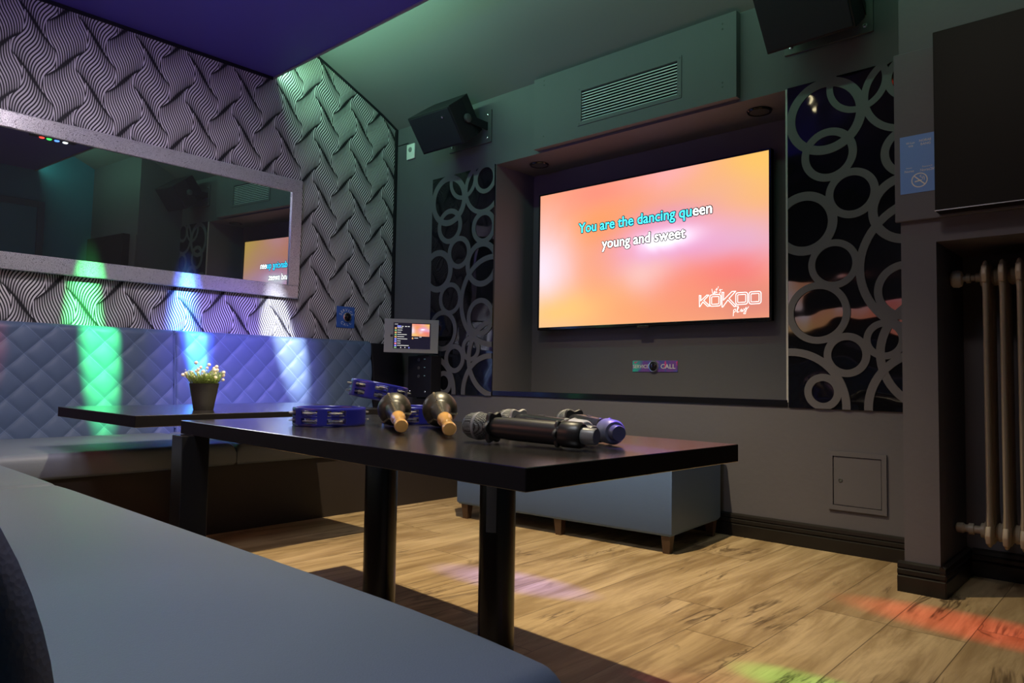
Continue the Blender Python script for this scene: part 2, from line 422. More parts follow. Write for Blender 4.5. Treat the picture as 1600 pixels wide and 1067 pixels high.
# baseboards
def baseboard_profile(t=.02, h=.098):
    return [(0, 0), (-t, 0), (-t, .050), (-t*.75, .054), (-t, .060), (-t*.95, .072), (-t*.70, .076), (-t*.9, .080), (-t*.8, .092), (-t*.3, h), (0, h)]
bp = baseboard_profile()
struct('baseboard_back', prism(bp, 'X', 2.0, 3.247), BASEB)
bm = prism([(y-.403, z) for y, z in bp], 'X', 3.229, 3.369)
bm2 = prism([(3.352-y, z) for y, z in bp], 'Y', -.42, -.0)
me = bpy.data.meshes.new('t'); bm2.to_mesh(me); bm.from_mesh(me); bm2.free()
struct('baseboard_pillar', bm, BASEB)
struct('baseboard_niche', prism(bp, 'X', 3.372, 4.25), BASEB)
# glossy black strip on the sill of the recess
struct('trim_6', B(RX0, RX1, -.006, .012, .577, .607, .002), BLACKG)
struct('trim_7', B(RX1-.004, RX1+.004, -.004, .004, RZ0, RZ1), mat('pale_edge', (.35, .34, .35), .4))
# door in the right wall (seen in the mirror)
dr = obj('door_1', B(4.375, 4.402, -1.75, -.90, 0, 2.08, .003), TEAL); dr['kind'] = 'structure'
fr = bmesh.new(); box(fr, 4.36, 4.402, -1.81, -1.75, 0, 2.14, .003); box(fr, 4.36, 4.402, -.90, -.84, 0, 2.14, .003); box(fr, 4.36, 4.402, -1.75, -.90, 2.08, 2.14, .003)
obj('door_frame', fr, mat('door_frame_paint', (.03, .07, .13), .4), dr)
h = bmesh.new(); tube(h, [(4.375, -1.78, 1.0), (4.33, -1.78, 1.0), (4.33, -1.66, 1.0)], .009); obj('door_handle', h, SILVER, dr, 40)

# screen on the near wall, known from its reflection in the glossy ring panel
t = thing('wall_screen', 'orange-red lit screen on the near wall, seen reflected in the right ring panel', 'screen', (1.85, -3.4, 1.30))
obj('housing', B(-.62, .62, .001, .03, -.15, .15, .003), BLACKM, t)
obj('display', B(-.61, .61, .029, .0315, -.14, .14), blob_screen('near_picture', -.61, .61, -.42, 1.1, 4.0), t)

# ================================================================== CUT-OUT RING PANELS
RINGS = [(.158, 1.798, .160, .127), (.286, 1.906, .119, .098), (.462, 1.832, .160, .137), (.481, 1.886, .091, .069),
         (.172, 1.632, .110, .083), (.474, 1.590, .100, .074), (.262, 1.456, .101, .075), (.070, 1.355, .134, .101),
         (.463, 1.367, .137, .107), (.552, 1.140, .275, .248), (.458, 1.045, .113, .088), (.585, .800, .235, .208),
         (.380, .856, .076, .054), (.189, 1.172, .100, .077), (.125, .973, .127, .103), (.238, .797, .088, .063),
         (.143, .645, .073, .048), (.010, .585, .240, .213), (.545, .585, .240, .213)]
def ring_panel(x0, wd, label, name='ring_cutout_panel'):
    t = thing(name, label, 'wall panel', (x0, 0, .575), group='ring pattern panels either side of the screen')
    bmk = B(0, wd, -.0065, -.0015, .0, 1.383); obj('backing', bmk, ACRYL, t)
    bm = bmesh.new(); n = 64
    for i, (cu, cz, ro, ri) in enumerate(RINGS):
        ro += .002; ri -= .003
        yy = -.0095-.00012*i; vo = []; vi = []; bo = []; bi = []
        for k in range(n):
            a = 2*PI*k/n; c, s = math.cos(a), math.sin(a)
            vo.append(bm.verts.new((cu+ro*c, yy, cz-.575+ro*s))); vi.append(bm.verts.new((cu+ri*c, yy, cz-.575+ri*s)))
            bo.append(bm.verts.new((cu+ro*c, -.0062, cz-.575+ro*s))); bi.append(bm.verts.new((cu+ri*c, -.0062, cz-.575+ri*s)))
        for k in range(n):
            j = (k+1) % n
            bm.faces.new((vo[k], vo[j], vi[j], vi[k])); bm.faces.new((bo[k], bo[j], vo[j], vo[k])); bm.faces.new((vi[k], vi[j], bi[j], bi[k]))
    bmesh.ops.recalc_face_normals(bm, faces=bm.faces)
    for co, no in (((.001, 0, 0), (-1, 0, 0)), ((wd-.001, 0, 0), (1, 0, 0)), ((0, 0, .001), (0, 0, -1)), ((0, 0, 1.382), (0, 0, 1))):
        bmesh.ops.bisect_plane(bm, geom=bm.verts[:]+bm.edges[:]+bm.faces[:], plane_co=co, plane_no=no, clear_outer=True)
    obj('ring_cutout', bm, RINGP, t)
    return t
ring_panel(.391, .560, 'black glossy panel with grey overlapping rings left of the recess, beside the tablet')
ring_panel(2.706, .535, 'black glossy panel with grey overlapping rings between the screen recess and the pillar')

# ================================================================== TV
TX0, TZ0, TW, TY = 1.0793, .9888, 1.43, .2657
TH_ = TW*9/16
tv = thing('television', 'large flat television showing karaoke lyrics on an orange and pink background', 'television', (TX0, TY, TZ0))
def loc(bm, o): return place(bm, Matrix.Translation(-Vector(o)))
tvo = (TX0, TY, TZ0)
e = .009
bm = bmesh.new()
box(bm, TX0-e, TX0+TW+e, TY-.004, TY+.03, TZ0-.016, TZ0, .0015); box(bm, TX0-e, TX0+TW+e, TY-.004, TY+.03, TZ0+TH_, TZ0+TH_+e, .0015)
box(bm, TX0-e, TX0, TY-.004, TY+.03, TZ0, TZ0+TH_); box(bm, TX0+TW, TX0+TW+e, TY-.004, TY+.03, TZ0, TZ0+TH_)
box(bm, TX0-e, TX0+TW+e, TY+.004, TY+.035, TZ0-.016, TZ0+TH_+e)
obj('bezel', loc(bm, tvo), BLACKG, tv)
TVS = blob_screen('tv_picture', 0, TW, 0, TH_, 1.0)
scr = obj('screen', B(0, TW, -.0005, .003, 0, TH_), TVS, tv)
bm = B(.70, .775, -.012, .0, -.028, -.014, .002); obj('sensor', bm, mat('sensor_black', (.02, .01, .012), .2), tv)
bm = B(.35, 1.08, .035, RY-TY-.001, .2, .6); obj('wall_mount', bm, BLACKM, tv)
ROW = mat('outline_ink', (.05, .03, .06), .6)
CY = mat('cyan_lettering', (.1, .7, .8), .5, emit=(.12, .78, 1.0), es=1.0); CW = mat('white_lettering', (.9, .9, .9), .5, emit=(1, 1, 1), es=1.15)
mwk = planeY(-.0012); mwf = planeY(-.0020)
def adv(t):
    if not t: return 0
    b1 = text_bm(t+'|', 0); a1 = max(v.co.x for v in b1.verts); b1.free(); b2 = text_bm('|', 0); a2 = max(v.co.x for v in b2.verts); b2.free(); return a1-a2
def lyric(ref, words, u0, u1, v0, v1):
    bmf = text_bm(ref, 0); xs = [v.co.x for v in bmf.verts]; ys = [v.co.y for v in bmf.verts]; bmf.free()
    sx = (u1-u0)/(max(xs)-min(xs)); sy = (v1-v0)/(max(ys)-min(ys)); mx, my = min(xs), min(ys)
    for lead, word, m in words:
        dx = adv(lead); par = None
        for shifts, mm, mw, nm in ((((-.007, 0), (.007, 0)), m, mwf, 'lyric_word'), (tuple((.070*math.cos(k*PI/4), .062*math.sin(k*PI/4)) for k in range(8)), ROW, mwk, 'word_outline')):
            bm = bmesh.new()
            for a_, b_ in shifts:
                g_ = text_bm(word, .008)
                for v in g_.verts: v.co = Vector((u0+(v.co.x+a_+dx-mx)*sx, v0+(v.co.y+b_-my)*sy, 0))
                me_ = bpy.data.meshes.new('t'); g_.to_mesh(me_); g_.free(); bm.from_mesh(me_)
            obj(nm, place(bm, mw), mm, scr)
l1 = 'You are the dancing queen'
lyric(l1, [('', 'You', CY), ('You ', 'are', CY), ('You are ', 'the', CY), ('You are the ', 'dancing', CY), ('You are the dancing ', 'qu', CY), ('You are the dancing qu', 'een', CW)], 1.375-TX0, 2.213-TX0, 1.512-TZ0, 1.586-TZ0)
lyric('young and sweet', [('', 'young', CW), ('young ', 'and', CW), ('young and ', 'sweet', CW)], 1.541-TX0, 2.064-TX0, 1.405-TZ0, 1.478-TZ0)
# logo strokes
def stroke(bm, pts, wd, closed=False, y=-.0018):
    pts = [Vector((p[0]-TX0, p[1]-TZ0)) for p in pts]
    if closed: pts = pts+[pts[0]]
    for a, b in zip(pts, pts[1:]):
        d = (b-a)
        if d.length < 1e-6: continue
        d.normalize(); n = Vector((-d.y, d.x))*wd/2; a2, b2 = a-d*wd*.35, b+d*wd*.35
        y -= .000004
        bm.faces.new([bm.verts.new((p.x, y, p.y)) for p in (a2-n, b2-n, b2+n, a2+n)])
def rr(x0, x1, z0, z1, r):
    o = []
    for cx, cz, a0 in ((x1-r, z1-r, 0), (x0+r, z1-r, 90), (x0+r, z0+r, 180), (x1-r, z0+r, 270)):
        for k in range(4): a = math.radians(a0+30*k); o.append((cx+r*math.cos(a), cz+r*math.sin(a)))
    return o
K1 = [(2.145, 1.116), (2.154, 1.115), (2.153, 1.088), (2.186, 1.115), (2.198, 1.114), (2.17, 1.089), (2.204, 1.059), (2.191, 1.058), (2.165, 1.082), (2.149, 1.059), (2.146, 1.059)]
K2 = [(2.269, 1.124), (2.278, 1.123), (2.276, 1.084), (2.321, 1.124), (2.341, 1.124), (2.306, 1.091), (2.345, 1.05), (2.333, 1.049), (2.3, 1.084), (2.273, 1.05), (2.269, 1.051)]
bm = bmesh.new(); stroke(bm, K1, .0042, True); stroke(bm, K2, .0042, True)
for x0, x1, z0, z1 in ((2.203, 2.262, 1.057, 1.115), (2.341, 2.402, 1.058, 1.116), (2.409, 2.469, 1.057, 1.116)):
    stroke(bm, rr(x0, x1, z0, z1, .011), .0042, True); stroke(bm, rr(x0+.010, x1-.010, z0+.010, z1-.010, .004), .0036, True)
for s in ([(2.214, 1.144), (2.218, 1.123), (2.223, 1.119), (2.225, 1.125)], [(2.225, 1.123), (2.232, 1.128), (2.23, 1.133), (2.225, 1.127), (2.228, 1.12), (2.236, 1.124)],
          [(2.241, 1.147), (2.238, 1.124), (2.244, 1.125)], [(2.234, 1.139), (2.246, 1.142)], [(2.249, 1.154), (2.248, 1.147)],
          [(2.259, 1.14), (2.255, 1.135), (2.262, 1.129), (2.258, 1.12), (2.253, 1.122)], [(2.255, 1.135), (2.27, 1.138)],
          [(2.328, 1.003), (2.33, 1.033), (2.339, 1.037), (2.342, 1.029), (2.332, 1.02)], [(2.345, 1.022), (2.356, 1.043), (2.352, 1.052), (2.348, 1.032), (2.351, 1.019), (2.359, 1.024)],
          [(2.371, 1.035), (2.365, 1.029), (2.368, 1.022), (2.375, 1.032), (2.375, 1.022), (2.38, 1.027)],
          [(2.382, 1.037), (2.384, 1.027), (2.394, 1.043), (2.395, 1.03), (2.39, 1.011), (2.381, 1.012), (2.384, 1.018), (2.407, 1.045)]):
    stroke(bm, s, .0026)
obj('logo', bm, CW, scr)

# ================================================================== AIR PANEL WITH GRILLE
ax0, ax1, az0, az1 = 1.281, 2.488, 1.968, 2.366
ac = thing('ventilation_panel', 'wide grey boxed panel above the television with a louvred air grille', 'air vent', (1.885, 0, 1.968))
gx0, gx1, gz0, gz1 = 1.615, 2.190, 2.052, 2.218
bm = bmesh.new()
box(bm, ax0, gx0, -.042, 0, az0, az1); box(bm, gx1, ax1, -.042, 0, az0, az1); box(bm, gx0, gx1, -.042, 0, az0, gz0); box(bm, gx0, gx1, -.042, 0, gz1, az1)
ao = (1.885, 0, 1.968)
obj('panel', loc(bm, ao), WALL, ac)
obj('duct', loc(B(gx0, gx1, -.004, 0, gz0, gz1), ao), BLACKM, ac)
bm = bmesh.new()
for a in ((gx0-.022, gx0, gz0-.020, gz1+.020), (gx1, gx1+.022, gz0-.020, gz1+.020)): box(bm, a[0], a[1], -.046, -.042, a[2], a[3])
for a in ((gx0, gx1, gz0-.020, gz0), (gx0, gx1, gz1, gz1+.020)): box(bm, a[0], a[1], -.046, -.042, a[2], a[3])
gf = obj('grille_frame', loc(bm, ao), WALL, ac)
ns = 11
for i in range(ns):
    z = gz0+(i+.5)*(gz1-gz0)/ns
    bm = bmesh.new(); box(bm, gx0, gx1, -.010, .010, -.0026, .0026, .001)
    place(bm, Matrix.Translation((0, -.030, z)) @ Matrix.Rotation(math.radians(28), 4, 'X'))
    obj('slat', loc(bm, ao), STEELP, gf)
bm = bmesh.new()
for x, z in ((1.352, 2.32), (1.352, 2.345), (2.42, 2.30), (2.42, 2.325), (1.352, 2.03), (2.42, 2.03), (2.42, 2.05), (1.603, 2.228), (2.202, 2.228), (1.603, 2.042), (2.202, 2.042), (1.9, 2.228)):
    bm = Lt([(.005, 0), (.005, .001), (.003, .002)], (x, -.0455 if 1.6 < x < 2.21 else -.042, z), (0, -1, 0), 10)
    obj('screw', loc(bm, ao), DARKG, gf if 1.6 < x < 2.21 else ac)

# recess ceiling grilles
for i, (x, y) in enumerate(((1.155, .160), (2.508, .160))):
    t = thing('round_ceiling_speaker', ('round black louvred speaker in the recess ceiling above the left end of the television', 'round black louvred speaker in the recess ceiling above the right end of the television')[i], 'speaker', (x, y, RZ1), group='round speakers in the recess ceiling')
    bm = bmesh.new(); lathe(bm, [(.055, 0), (.058, -.004), (.054, -.010), (.046, -.008), (.045, 0)], (0, 0, 0), (0, 0, 1), 40)
    bmesh.ops.recalc_face_normals(bm, faces=bm.faces); obj('rim', bm, BLACKG, t, 40)
    bm = bmesh.new()
    for k in range(-6, 7):
        hw = math.sqrt(max(.0001, .044**2-(k*.0066)**2)); box(bm, -hw, hw, k*.0066-.0016, k*.0066+.0016, -.0085, -.004)
    obj('louvres', bm, DARKG, t)

# ================================================================== WALL SPEAKERS
def wall_speaker(p, label, bx0, bx1, bz0, bz1):
    x, y, z, yaw, tilt, roll, W, H, D = p
    t = thing('wall_speaker', label, 'speaker', (x, y, z), group='black loudspeakers on wall brackets')
    rot = Matrix.Rotation(yaw, 4, 'Z') @ Matrix.Rotation(tilt, 4, 'X') @ Matrix.Rotation(roll, 4, 'Y')
    bm = bmesh.new()
    # cabinet tapers a little to the back
    pts = [(-W/2, 0), (W/2, 0), (W/2, D*.55), (W/2-.035, D), (-W/2+.035, D), (-W/2, D*.55)]
    bm = prism(pts, 'Z', -H/2, H/2, .004)
    obj('cabinet', place(bm, rot), BLACKM, t)
    gm = mat('speaker_mesh', (.012, .010, .018), .6, spec=.2, bumpy=(700, .6, .002))
    bm = B(-W/2+.008, W/2-.008, -.006, .001, -H/2+.008, H/2-.008, .003); obj('front_grille', place(bm, rot), gm, t)
    bm = Lt([(.006, 0), (.006, .004), (.003, .005)], (W/2-.075, -.006, H/2-.05), (0, -1, 0), 12); obj('badge', place(bm, rot), SILVER, t)
    bm = B(bx0-x, bx1-x, -y-.012, -y-.0005, bz0-z, bz1-z, .001); br = obj('bracket_plate', bm, mat('bracket_paint', (.07, .07, .075), .5), t)
    bm = bmesh.new()
    for xx in (bx0+.03, bx1-.03):
        for zz in (bz0+.03, bz1-.03): obj('bolt', Lt([(.009, 0), (.009, .003), (.004, .006)], (xx-x, -y-.012, zz-z), (0, -1, 0), 10), SILVER, br, 30)
    # yoke arms from the plate to the cabinet sides
    for s in (-1, 1):
        q = rot @ Vector((s*(W/2+.008), D*.42, -.0))
        a = Vector((bx0-x+.03 if s < 0 else bx1-x-.03, -y-.010, (bz0+bz1)/2-z))
        bm = bmesh.new(); d = (q-a); L = d.length; xx, yy, dd = frame_m(d)
        bm = B(-.004, .004, -.024, .024, 0, L, .001)
        sx = Vector((1, 0, 0)); sx = (sx-dd*sx.dot(dd)).normalized()
        place(bm, basis(sx, dd.cross(sx), dd, a)); obj('yoke_arm', bm, BLACKM, t)
        bm = Lt([(.024, -.004), (.026, 0), (.026, .010), (.020, .014)], q, (rot @ Vector((s, 0, 0, 0))).xyz if False else rot.to_3x3() @ Vector((s, 0, 0)), 20)
        obj('pivot_knob', bm, DARKG, t, 40)
    return t
wall_speaker((.72, -.281, 2.136, .037, .636, -.008, .351, .229, .232), 'black tilted loudspeaker on a bracket at the top left of the television wall', .548, .915, 2.10, 2.30)
wall_speaker((2.876, -.281, 2.132, -.02, .635, -.01, .352, .229, .232), 'black tilted loudspeaker above the right ring panel, cut by the top of the photo', 2.695, 3.056, 2.103, 2.30)

# white switch plate
t = thing('light_sensor', 'small white wall sensor plate under the left loudspeaker by the room corner', 'switch', (.164, 0, 2.19))
obj('plate', B(-.040, .040, -.014, 0, -.052, .052, .006), WHITE, t, 40)
obj('dial', Lt([(.017, 0), (.016, .004), (.010, .006)], (.0, -.014, .012), (0, -1, 0), 20), GREYM, t, 40)
bm = B(.02, .13, -.006, 0, 2.255, 2.258); tag(obj('cable', bm, BLACKM), 'thin dark cable clipped high on the wall beside the room corner', 'cable')

# ================================================================== SERVICE CALL BUTTONS
BLUEP = mat('blue_sign', (.03, .10, .38), .45); PALE = mat('pale_lettering', (.62, .62, .60), .5)
def buzzer(t, o, ax, r):
    a = Vector(ax)
    obj('button_ring', Lt([(r*.82, 0), (r, .001), (r, .010), (r*.93, .013), (r*.78, .0135), (r*.76, .009)], o, ax, 32), SILVER, t, 40)
    obj('button', Lt([(r*.77, .0), (r*.77, .011), (r*.6, .0155), (r*.3, .018), (.0005, .0188)], o, ax, 28), mat('button_black', (.008, .006, .01), .08), t, 60)
def arc_text(body, cy, cz, r, a0, a1, size, m, parent, mw, flip=False):
    n = len(body); bm = bmesh.new()
    for i, ch in enumerate(body):
        a = math.radians(a0+(a1-a0)*(i/(n-1)))
        b = text_bm(ch); xs = [v.co.x for v in b.verts]
        if not xs: b.free(); continue
        mx = (min(xs)+max(xs))/2
        rot = (a-PI/2) if not flip else (a+PI/2)
        for v in b.verts:
            x = (v.co.x-mx)*size; y = v.co.y*size-(0 if not flip else .0)
            if flip: y -= size*.7
            v.co = Vector((cy+r*math.cos(a)+x*math.cos(rot)-y*math.sin(rot), cz+r*math.sin(a)+x*math.sin(rot)+y*math.cos(rot), 0))
        me = bpy.data.meshes.new('t'); b.to_mesh(me); b.free(); bm.from_mesh(me)
    return obj('lettering', place(bm, mw), m, parent)
t = thing('service_call_button', 'square blue service call sign with round button on the wave wallpaper', 'call button', (.0, -.382, 1.055), group='service call buttons')
obj('sign_plate', B(.0, .005, -.067, .067, -.068, .068, .001), BLUEP, t)
buzzer(t, (.005, .005, 0), (1, 0, 0), .031)
arc_text('SERVICE', .003, .0, .038, 158, 22, .026, PALE, t, planeX(.0056)); arc_text('CALL', .003, .0, .038, 230, 310, .026, PALE, t, planeX(.0056), True)
t = thing('service_call_button', 'oblong purple and teal service call sign with round button below the television', 'call button', (1.838, RY, .757), group='service call buttons')
def galaxy():
    m = mat('galaxy_print', (.1, .1, .4), .45); nt, bs = bsdf(m); x, y, z, tc = coords(nt)
    n1 = noise(nt, tc.outputs['Object'], 14, 3, .6, 1.2); n2 = noise(nt, tc.outputs['Object'], 23, 2, .5, .5)
    c = mixc(nt, n1.step(.4, .6), (.05, .08, .36), (.16, .05, .30)); c = mixc(nt, (x*-1-.08).step(-.02, .05)*n2.step(.40, .52), c, (.02, .42, .34))
    c = mixc(nt, n2.step(.64, .70), c, (.55, .05, .22)); nt.links.new(c.s, bs.inputs['Base Color']); return m
obj('sign_plate', B(-.140, .140, -.004, 0, -.030, .031, .001), galaxy(), t)
buzzer(t, (-.001, -.004, 0), (0, -1, 0), .031)
text_fit('lettering', 'SERVICE', -.136, -.036, -.010, .009, PALE, t, planeY(-.0048), .01)
text_fit('lettering', 'CALL', .040, .128, -.012, .012, PALE, t, planeY(-.0048), .01)

# ================================================================== WALL HATCH
t = thing('access_hatch', 'small square grey access hatch low on the wall left of the pillar', 'hatch', (2.978, 0, .288))
bm = bmesh.new()
for a in ((-.110, -.092, -.117, .117), (.092, .110, -.117, .117)): box(bm, a[0], a[1], -.010, 0, a[2], a[3])
for a in ((-.092, .092, -.117, -.099), (-.092, .092, .099, .117)): box(bm, a[0], a[1], -.010, 0, a[2], a[3])
obj('frame', bm, WALL, t)
d = obj('door', B(-.0895, .0895, -.006, 0, -.0965, .0965, .001), WALL, t)
obj('lock', Lt([(.0085, 0), (.0085, .002), (.006, .003), (.004, .001)], (-.063, -.006, .003), (0, -1, 0), 18), DARKG, d, 40)

# ================================================================== RADIATOR
rad = thing('radiator', 'old cream ribbed column radiator in the dark niche at the right edge', 'radiator', (3.466, -.2, .145))
def rad_section():
    bm = bmesh.new()
    for y in (-.065, 0, .065):
        prof = []
        for k in range(9):
            a = k/8*PI/2; prof.append((.0092*math.sin(a), .022*(1-math.cos(a))))
        prof = prof+[(.0105, .08), (.0088, .12), (.0088, .835), (.0105, .87)]+[(.0092*math.cos(k/8*PI/2), .920+.023*math.sin(k/8*PI/2)) for k in range(9)]
        prof = [(max(r, .0004), h) for r, h in prof]
        b = Lt(prof, (0, y, .01), (0, 0, 1), 14)
        # flatten: columns are deeper than wide
        for v in b.verts: v.co.y = y+(v.co.y-y)*2.7
        me = bpy.data.meshes.new('t'); b.to_mesh(me); b.free(); bm.from_mesh(me)
    for z in (.052, .905):
        lathe(bm, [(.030, -.0235), (.032, -.018), (.026, -.012), (.022, 0), (.026, .012), (.032, .018), (.030, .0235)], (0, 0, z), (1, 0, 0), 20)
        b = prism([(-.095, z-.028), (.095, z-.028), (.105, z), (.095, z+.03), (-.095, z+.03), (-.105, z)], 'X', -.008, .008, .004)
        me = bpy.data.meshes.new('t'); b.to_mesh(me); b.free(); bm.from_mesh(me)
    return bm
sec = obj('section', rad_section(), CREAM, rad, 50)
for i in range(1, 15):
    s2 = sec.copy(); C.objects.link(s2); s2.parent = rad; s2.location = (.047*i, 0, 0)
v = bmesh.new(); lathe(v, [(.012, 0), (.016, -.004), (.016, -.016), (.011, -.020), (.011, -.03), (.017, -.032), (.017, -.044), (.011, -.046), (.011, -.058)], (-.022, 0, .905), (1, 0, 0), 18)
vl = obj('valve', v, CREAM, rad, 40)
kn = bmesh.new(); lathe(kn, [(.014, 0), (.026, -.004), (.031, -.014), (.029, -.030), (.022, -.036), (.018, -.033), (.0005, -.034)], (-.076, 0, .905), (1, 0, 0), 22)
obj('thermostat_knob', kn, mat('thermostat_white', (.62, .58, .50), .45), vl, 40)
v = bmesh.new(); lathe(v, [(.020, .0), (.024, -.004), (.024, -.014), (.013, -.016), (.013, -.034), (.019, -.035), (.019, -.050), (.013, -.051), (.012, -.060), (.018, -.068), (.016, -.085), (.006, -.092)], (-.020, 0, .052), (1, 0, 0), 18)
obj('return_pipe', v, CREAM, rad, 40)

# black flat screen on the right upper wall
t = thing('flat_screen', 'switched-off black flat screen hung over the radiator niche at the right edge', 'television', (3.81, -.4215, 1.53))
obj('housing', B(-.443, .443, -.062, -.0, -.293, .293, .002), mat('screen_black', (.008, .006, .005), .5, spec=.12), t)
obj('chrome_strip', B(-.443, .443, -.065, -.060, -.293, -.290), SILVER, t)

# wifi / no smoking poster
t = thing('notice_poster', 'small blue notice with wireless details and no smoking symbol on the pillar beam', 'sign', (3.309, -.421, 1.418))
PB = mat('poster_blue', (.10, .22, .55), .5); PC = mat('poster_print', (.62, .58, .54), .5)
obj('sheet', B(-.057, .057, -.0015, 0, -.097, .098), PB, t)
mw = planeY(-.0022)
def P(body, u0, u1, v0, v1): text_fit('print', body, u0-3.309, u1-3.309, v0-1.418, v1-1.418, PC, t, mw, .0)
P('W-Lan', 3.271, 3.297, 1.488, 1.495); P('Wifi', 3.278, 3.292, 1.477, 1.484); P('NORAE', 3.311, 3.346, 1.490, 1.498); P('BANG', 3.315, 3.344, 1.478, 1.486)
P('Name:', 3.271, 3.289, 1.405, 1.409); P('Norae', 3.266, 3.294, 1.392, 1.400); P('Password:', 3.319, 3.349, 1.403, 1.408); P('Norae26!', 3.313, 3.355, 1.390, 1.399)
bm = bmesh.new(); n = 40; cx, cz = .001, -.056
for k in range(n):
    a, b = 2*PI*k/n, 2*PI*(k+1)/n
    bm.faces.new([bm.verts.new((cx+r*math.cos(q), -.0022, cz+r*math.sin(q))) for r, q in ((.0245, a), (.0245, b), (.0212, b), (.0212, a))])
def seg(a, b, wd, y=-.0023):
    a, b = Vector(a), Vector(b); d = (b-a).normalized(); n_ = Vector((-d.y, d.x))*wd/2
    bm.faces.new([bm.verts.new((cx+q.x, y, cz+q.y)) for q in (a-n_, b-n_, b+n_, a+n_)])
seg((-.016, .016), (.016, -.016), .0036, -.0024); seg((-.014, -.004), (.006, -.001), .004)
for a, b in (((.008, .000), (.011, .006)), ((.011, .006), (.005, .009)), ((.005, .009), (.001, .013)), ((.001, .013), (.006, .016)), ((.014, -.002), (.015, .007)), ((.015, .007), (.010, .012))): seg(a, b, .0016)
obj('no_smoking_symbol', bm, PC, t)

# ================================================================== MIRROR
MY0, MY1, MZ0, MZ1 = -2.95, -.7455, 1.1397, 1.8543
mr = thing('wall_mirror', 'long landscape mirror in a wide silver crackle frame above the quilted bench', 'mirror', (0, -.7455, 1.1397))
mr.rotation_euler = (0, .023, .015)
mo = (0, -.7455, 1.1397); fw = .067; fh = .078
bm = bmesh.new()
box(bm, .0, .034, MY0, MY1, MZ1-fh, MZ1, .004); box(bm, .0, .034, MY0, MY1, MZ0, MZ0+fh, .004)
box(bm, .0, .034, MY1-fw, MY1, MZ0+fh, MZ1-fh); box(bm, .0, .034, MY0, MY0+fw, MZ0+fh, MZ1-fh)
fr = obj('frame', loc(bm, mo), CRACK, mr)
gl = obj('mirror_glass', loc(B(.012, .022, MY0+fw-.004, MY1-fw+.004, MZ0+fh-.004, MZ1-fh+.004), mo), MIRROR, mr)

# ================================================================== BENCHES
def cushion(x0, x1, y0, y1, z0, z1, r=.03, crown=.006, nx=None, ny=None, endsag=0):
    bm = bmesh.new()
    def axis(a, b, step):
        n = max(6, int((b-a)/step)); base = [a+(b-a)*i/n for i in range(n+1)]
        e = [a+r*q for q in (.05, .15, .3, .5, .75, 1)]+[b-r*q for q in (.05, .15, .3, .5, .75, 1)]
        return sorted(set([v for v in base if a+r < v < b-r]+[a, b]+e))
    X, Y = axis(x0, x1, .06), axis(y0, y1, .06)
    G = []
    for x in X:
        row = []
        for y in Y:
            ex = min(x-x0, x1-x); ey = min(y-y0, y1-y); d = 0
            for e_ in (ex, ey):
                if e_ < r: d += r*(1-math.sqrt(max(0, 1-(1-e_/r)**2)))
            c = crown*min(1, ex/.15)**.5*min(1, ey/.15)**.5
            s = endsag*max(0, 1-(x1-x)/.35)**2
            row.append(bm.verts.new((x, y, z1-min(d, r*1.3)-crown+c-s)))
        G.append(row)
    for i in range(len(X)-1):
        for j in range(len(Y)-1): bm.faces.new((G[i][j], G[i+1][j], G[i+1][j+1], G[i][j+1]))
    ring = [G[i][0] for i in range(len(X))]+[G[-1][j] for j in range(1, len(Y))]+[G[i][-1] for i in range(len(X)-2, -1, -1)]+[G[0][j] for j in range(len(Y)-2, 0, -1)]
    mid = [bm.verts.new((v.co.x, v.co.y, z0+.012)) for v in ring]
    cx, cy = (x0+x1)/2, (y0+y1)/2
    bot = [bm.verts.new((v.co.x+(.008 if v.co.x < cx else -.008), v.co.y+(.008 if v.co.y < cy else -.008), z0)) for v in ring]
    n = len(ring)
    for i in range(n):
        j = (i+1) % n; bm.faces.new((ring[i], mid[i], mid[j], ring[j])); bm.faces.new((mid[i], bot[i], bot[j], mid[j]))
    bm.faces.new(bot)
    bmesh.ops.recalc_face_normals(bm, faces=bm.faces); return bm
ZS = .3845; ZB0 = .272
def quilted(length, height, thick, lean, py, pz, oy, oz, bulge=.014, top_r=.03, step=.0075, end_r=.012):
    """quilted panel: local u along length, v up, n out of the front; returns bmesh with (u, n, v)"""
    bm = bmesh.new(); nu = int(length/step); nv = int(height/step)
    us = [length*i/nu for i in range(nu+1)]; vs = [height*j/nv for j in range(nv+1)]
    G = []
    for u in us:
        row = []
        for v in vs:
            a = (u-oy)/py+(v-oz)/pz; b = (u-oy)/py-(v-oz)/pz
            h = (abs(math.sin(PI*a))*abs(math.sin(PI*b)))**.27
            edge = min(1, (height-v)/.02, v/.02)
            n = bulge*h
            e = min(u, length-u)
            if e < end_r: n -= end_r*(1-math.sqrt(1-(1-e/end_r)**2))
            t = height-v
            if t < top_r: n -= top_r*(1-math.sqrt(max(0, 1-(1-t/top_r)**2)))
            row.append(bm.verts.new((u, thick+n-lean*v, v)))
        G.append(row)
    for i in range(nu):
        for j in range(nv): bm.faces.new((G[i][j], G[i+1][j], G[i+1][j+1], G[i][j+1]))
    ring = [G[i][0] for i in range(nu+1)]+[G[-1][j] for j in range(1, nv+1)]+[G[i][-1] for i in range(nu-1, -1, -1)]+[G[0][j] for j in range(nv-1, 0, -1)]
    back = [bm.verts.new((v.co.x, .0, v.co.z)) for v in ring]; n = len(ring)
    for i in range(n):
        j = (i+1) % n; bm.faces.new((ring[i], ring[j], back[j], back[i]))
    bm.faces.new(back); bmesh.ops.recalc_face_normals(bm, faces=bm.faces); return bm
BH = .9035-ZS+.02
def qmat(name, axis, oy, oz): return leather(name, LCOL, (axis, QP, QZ, oy, oz))
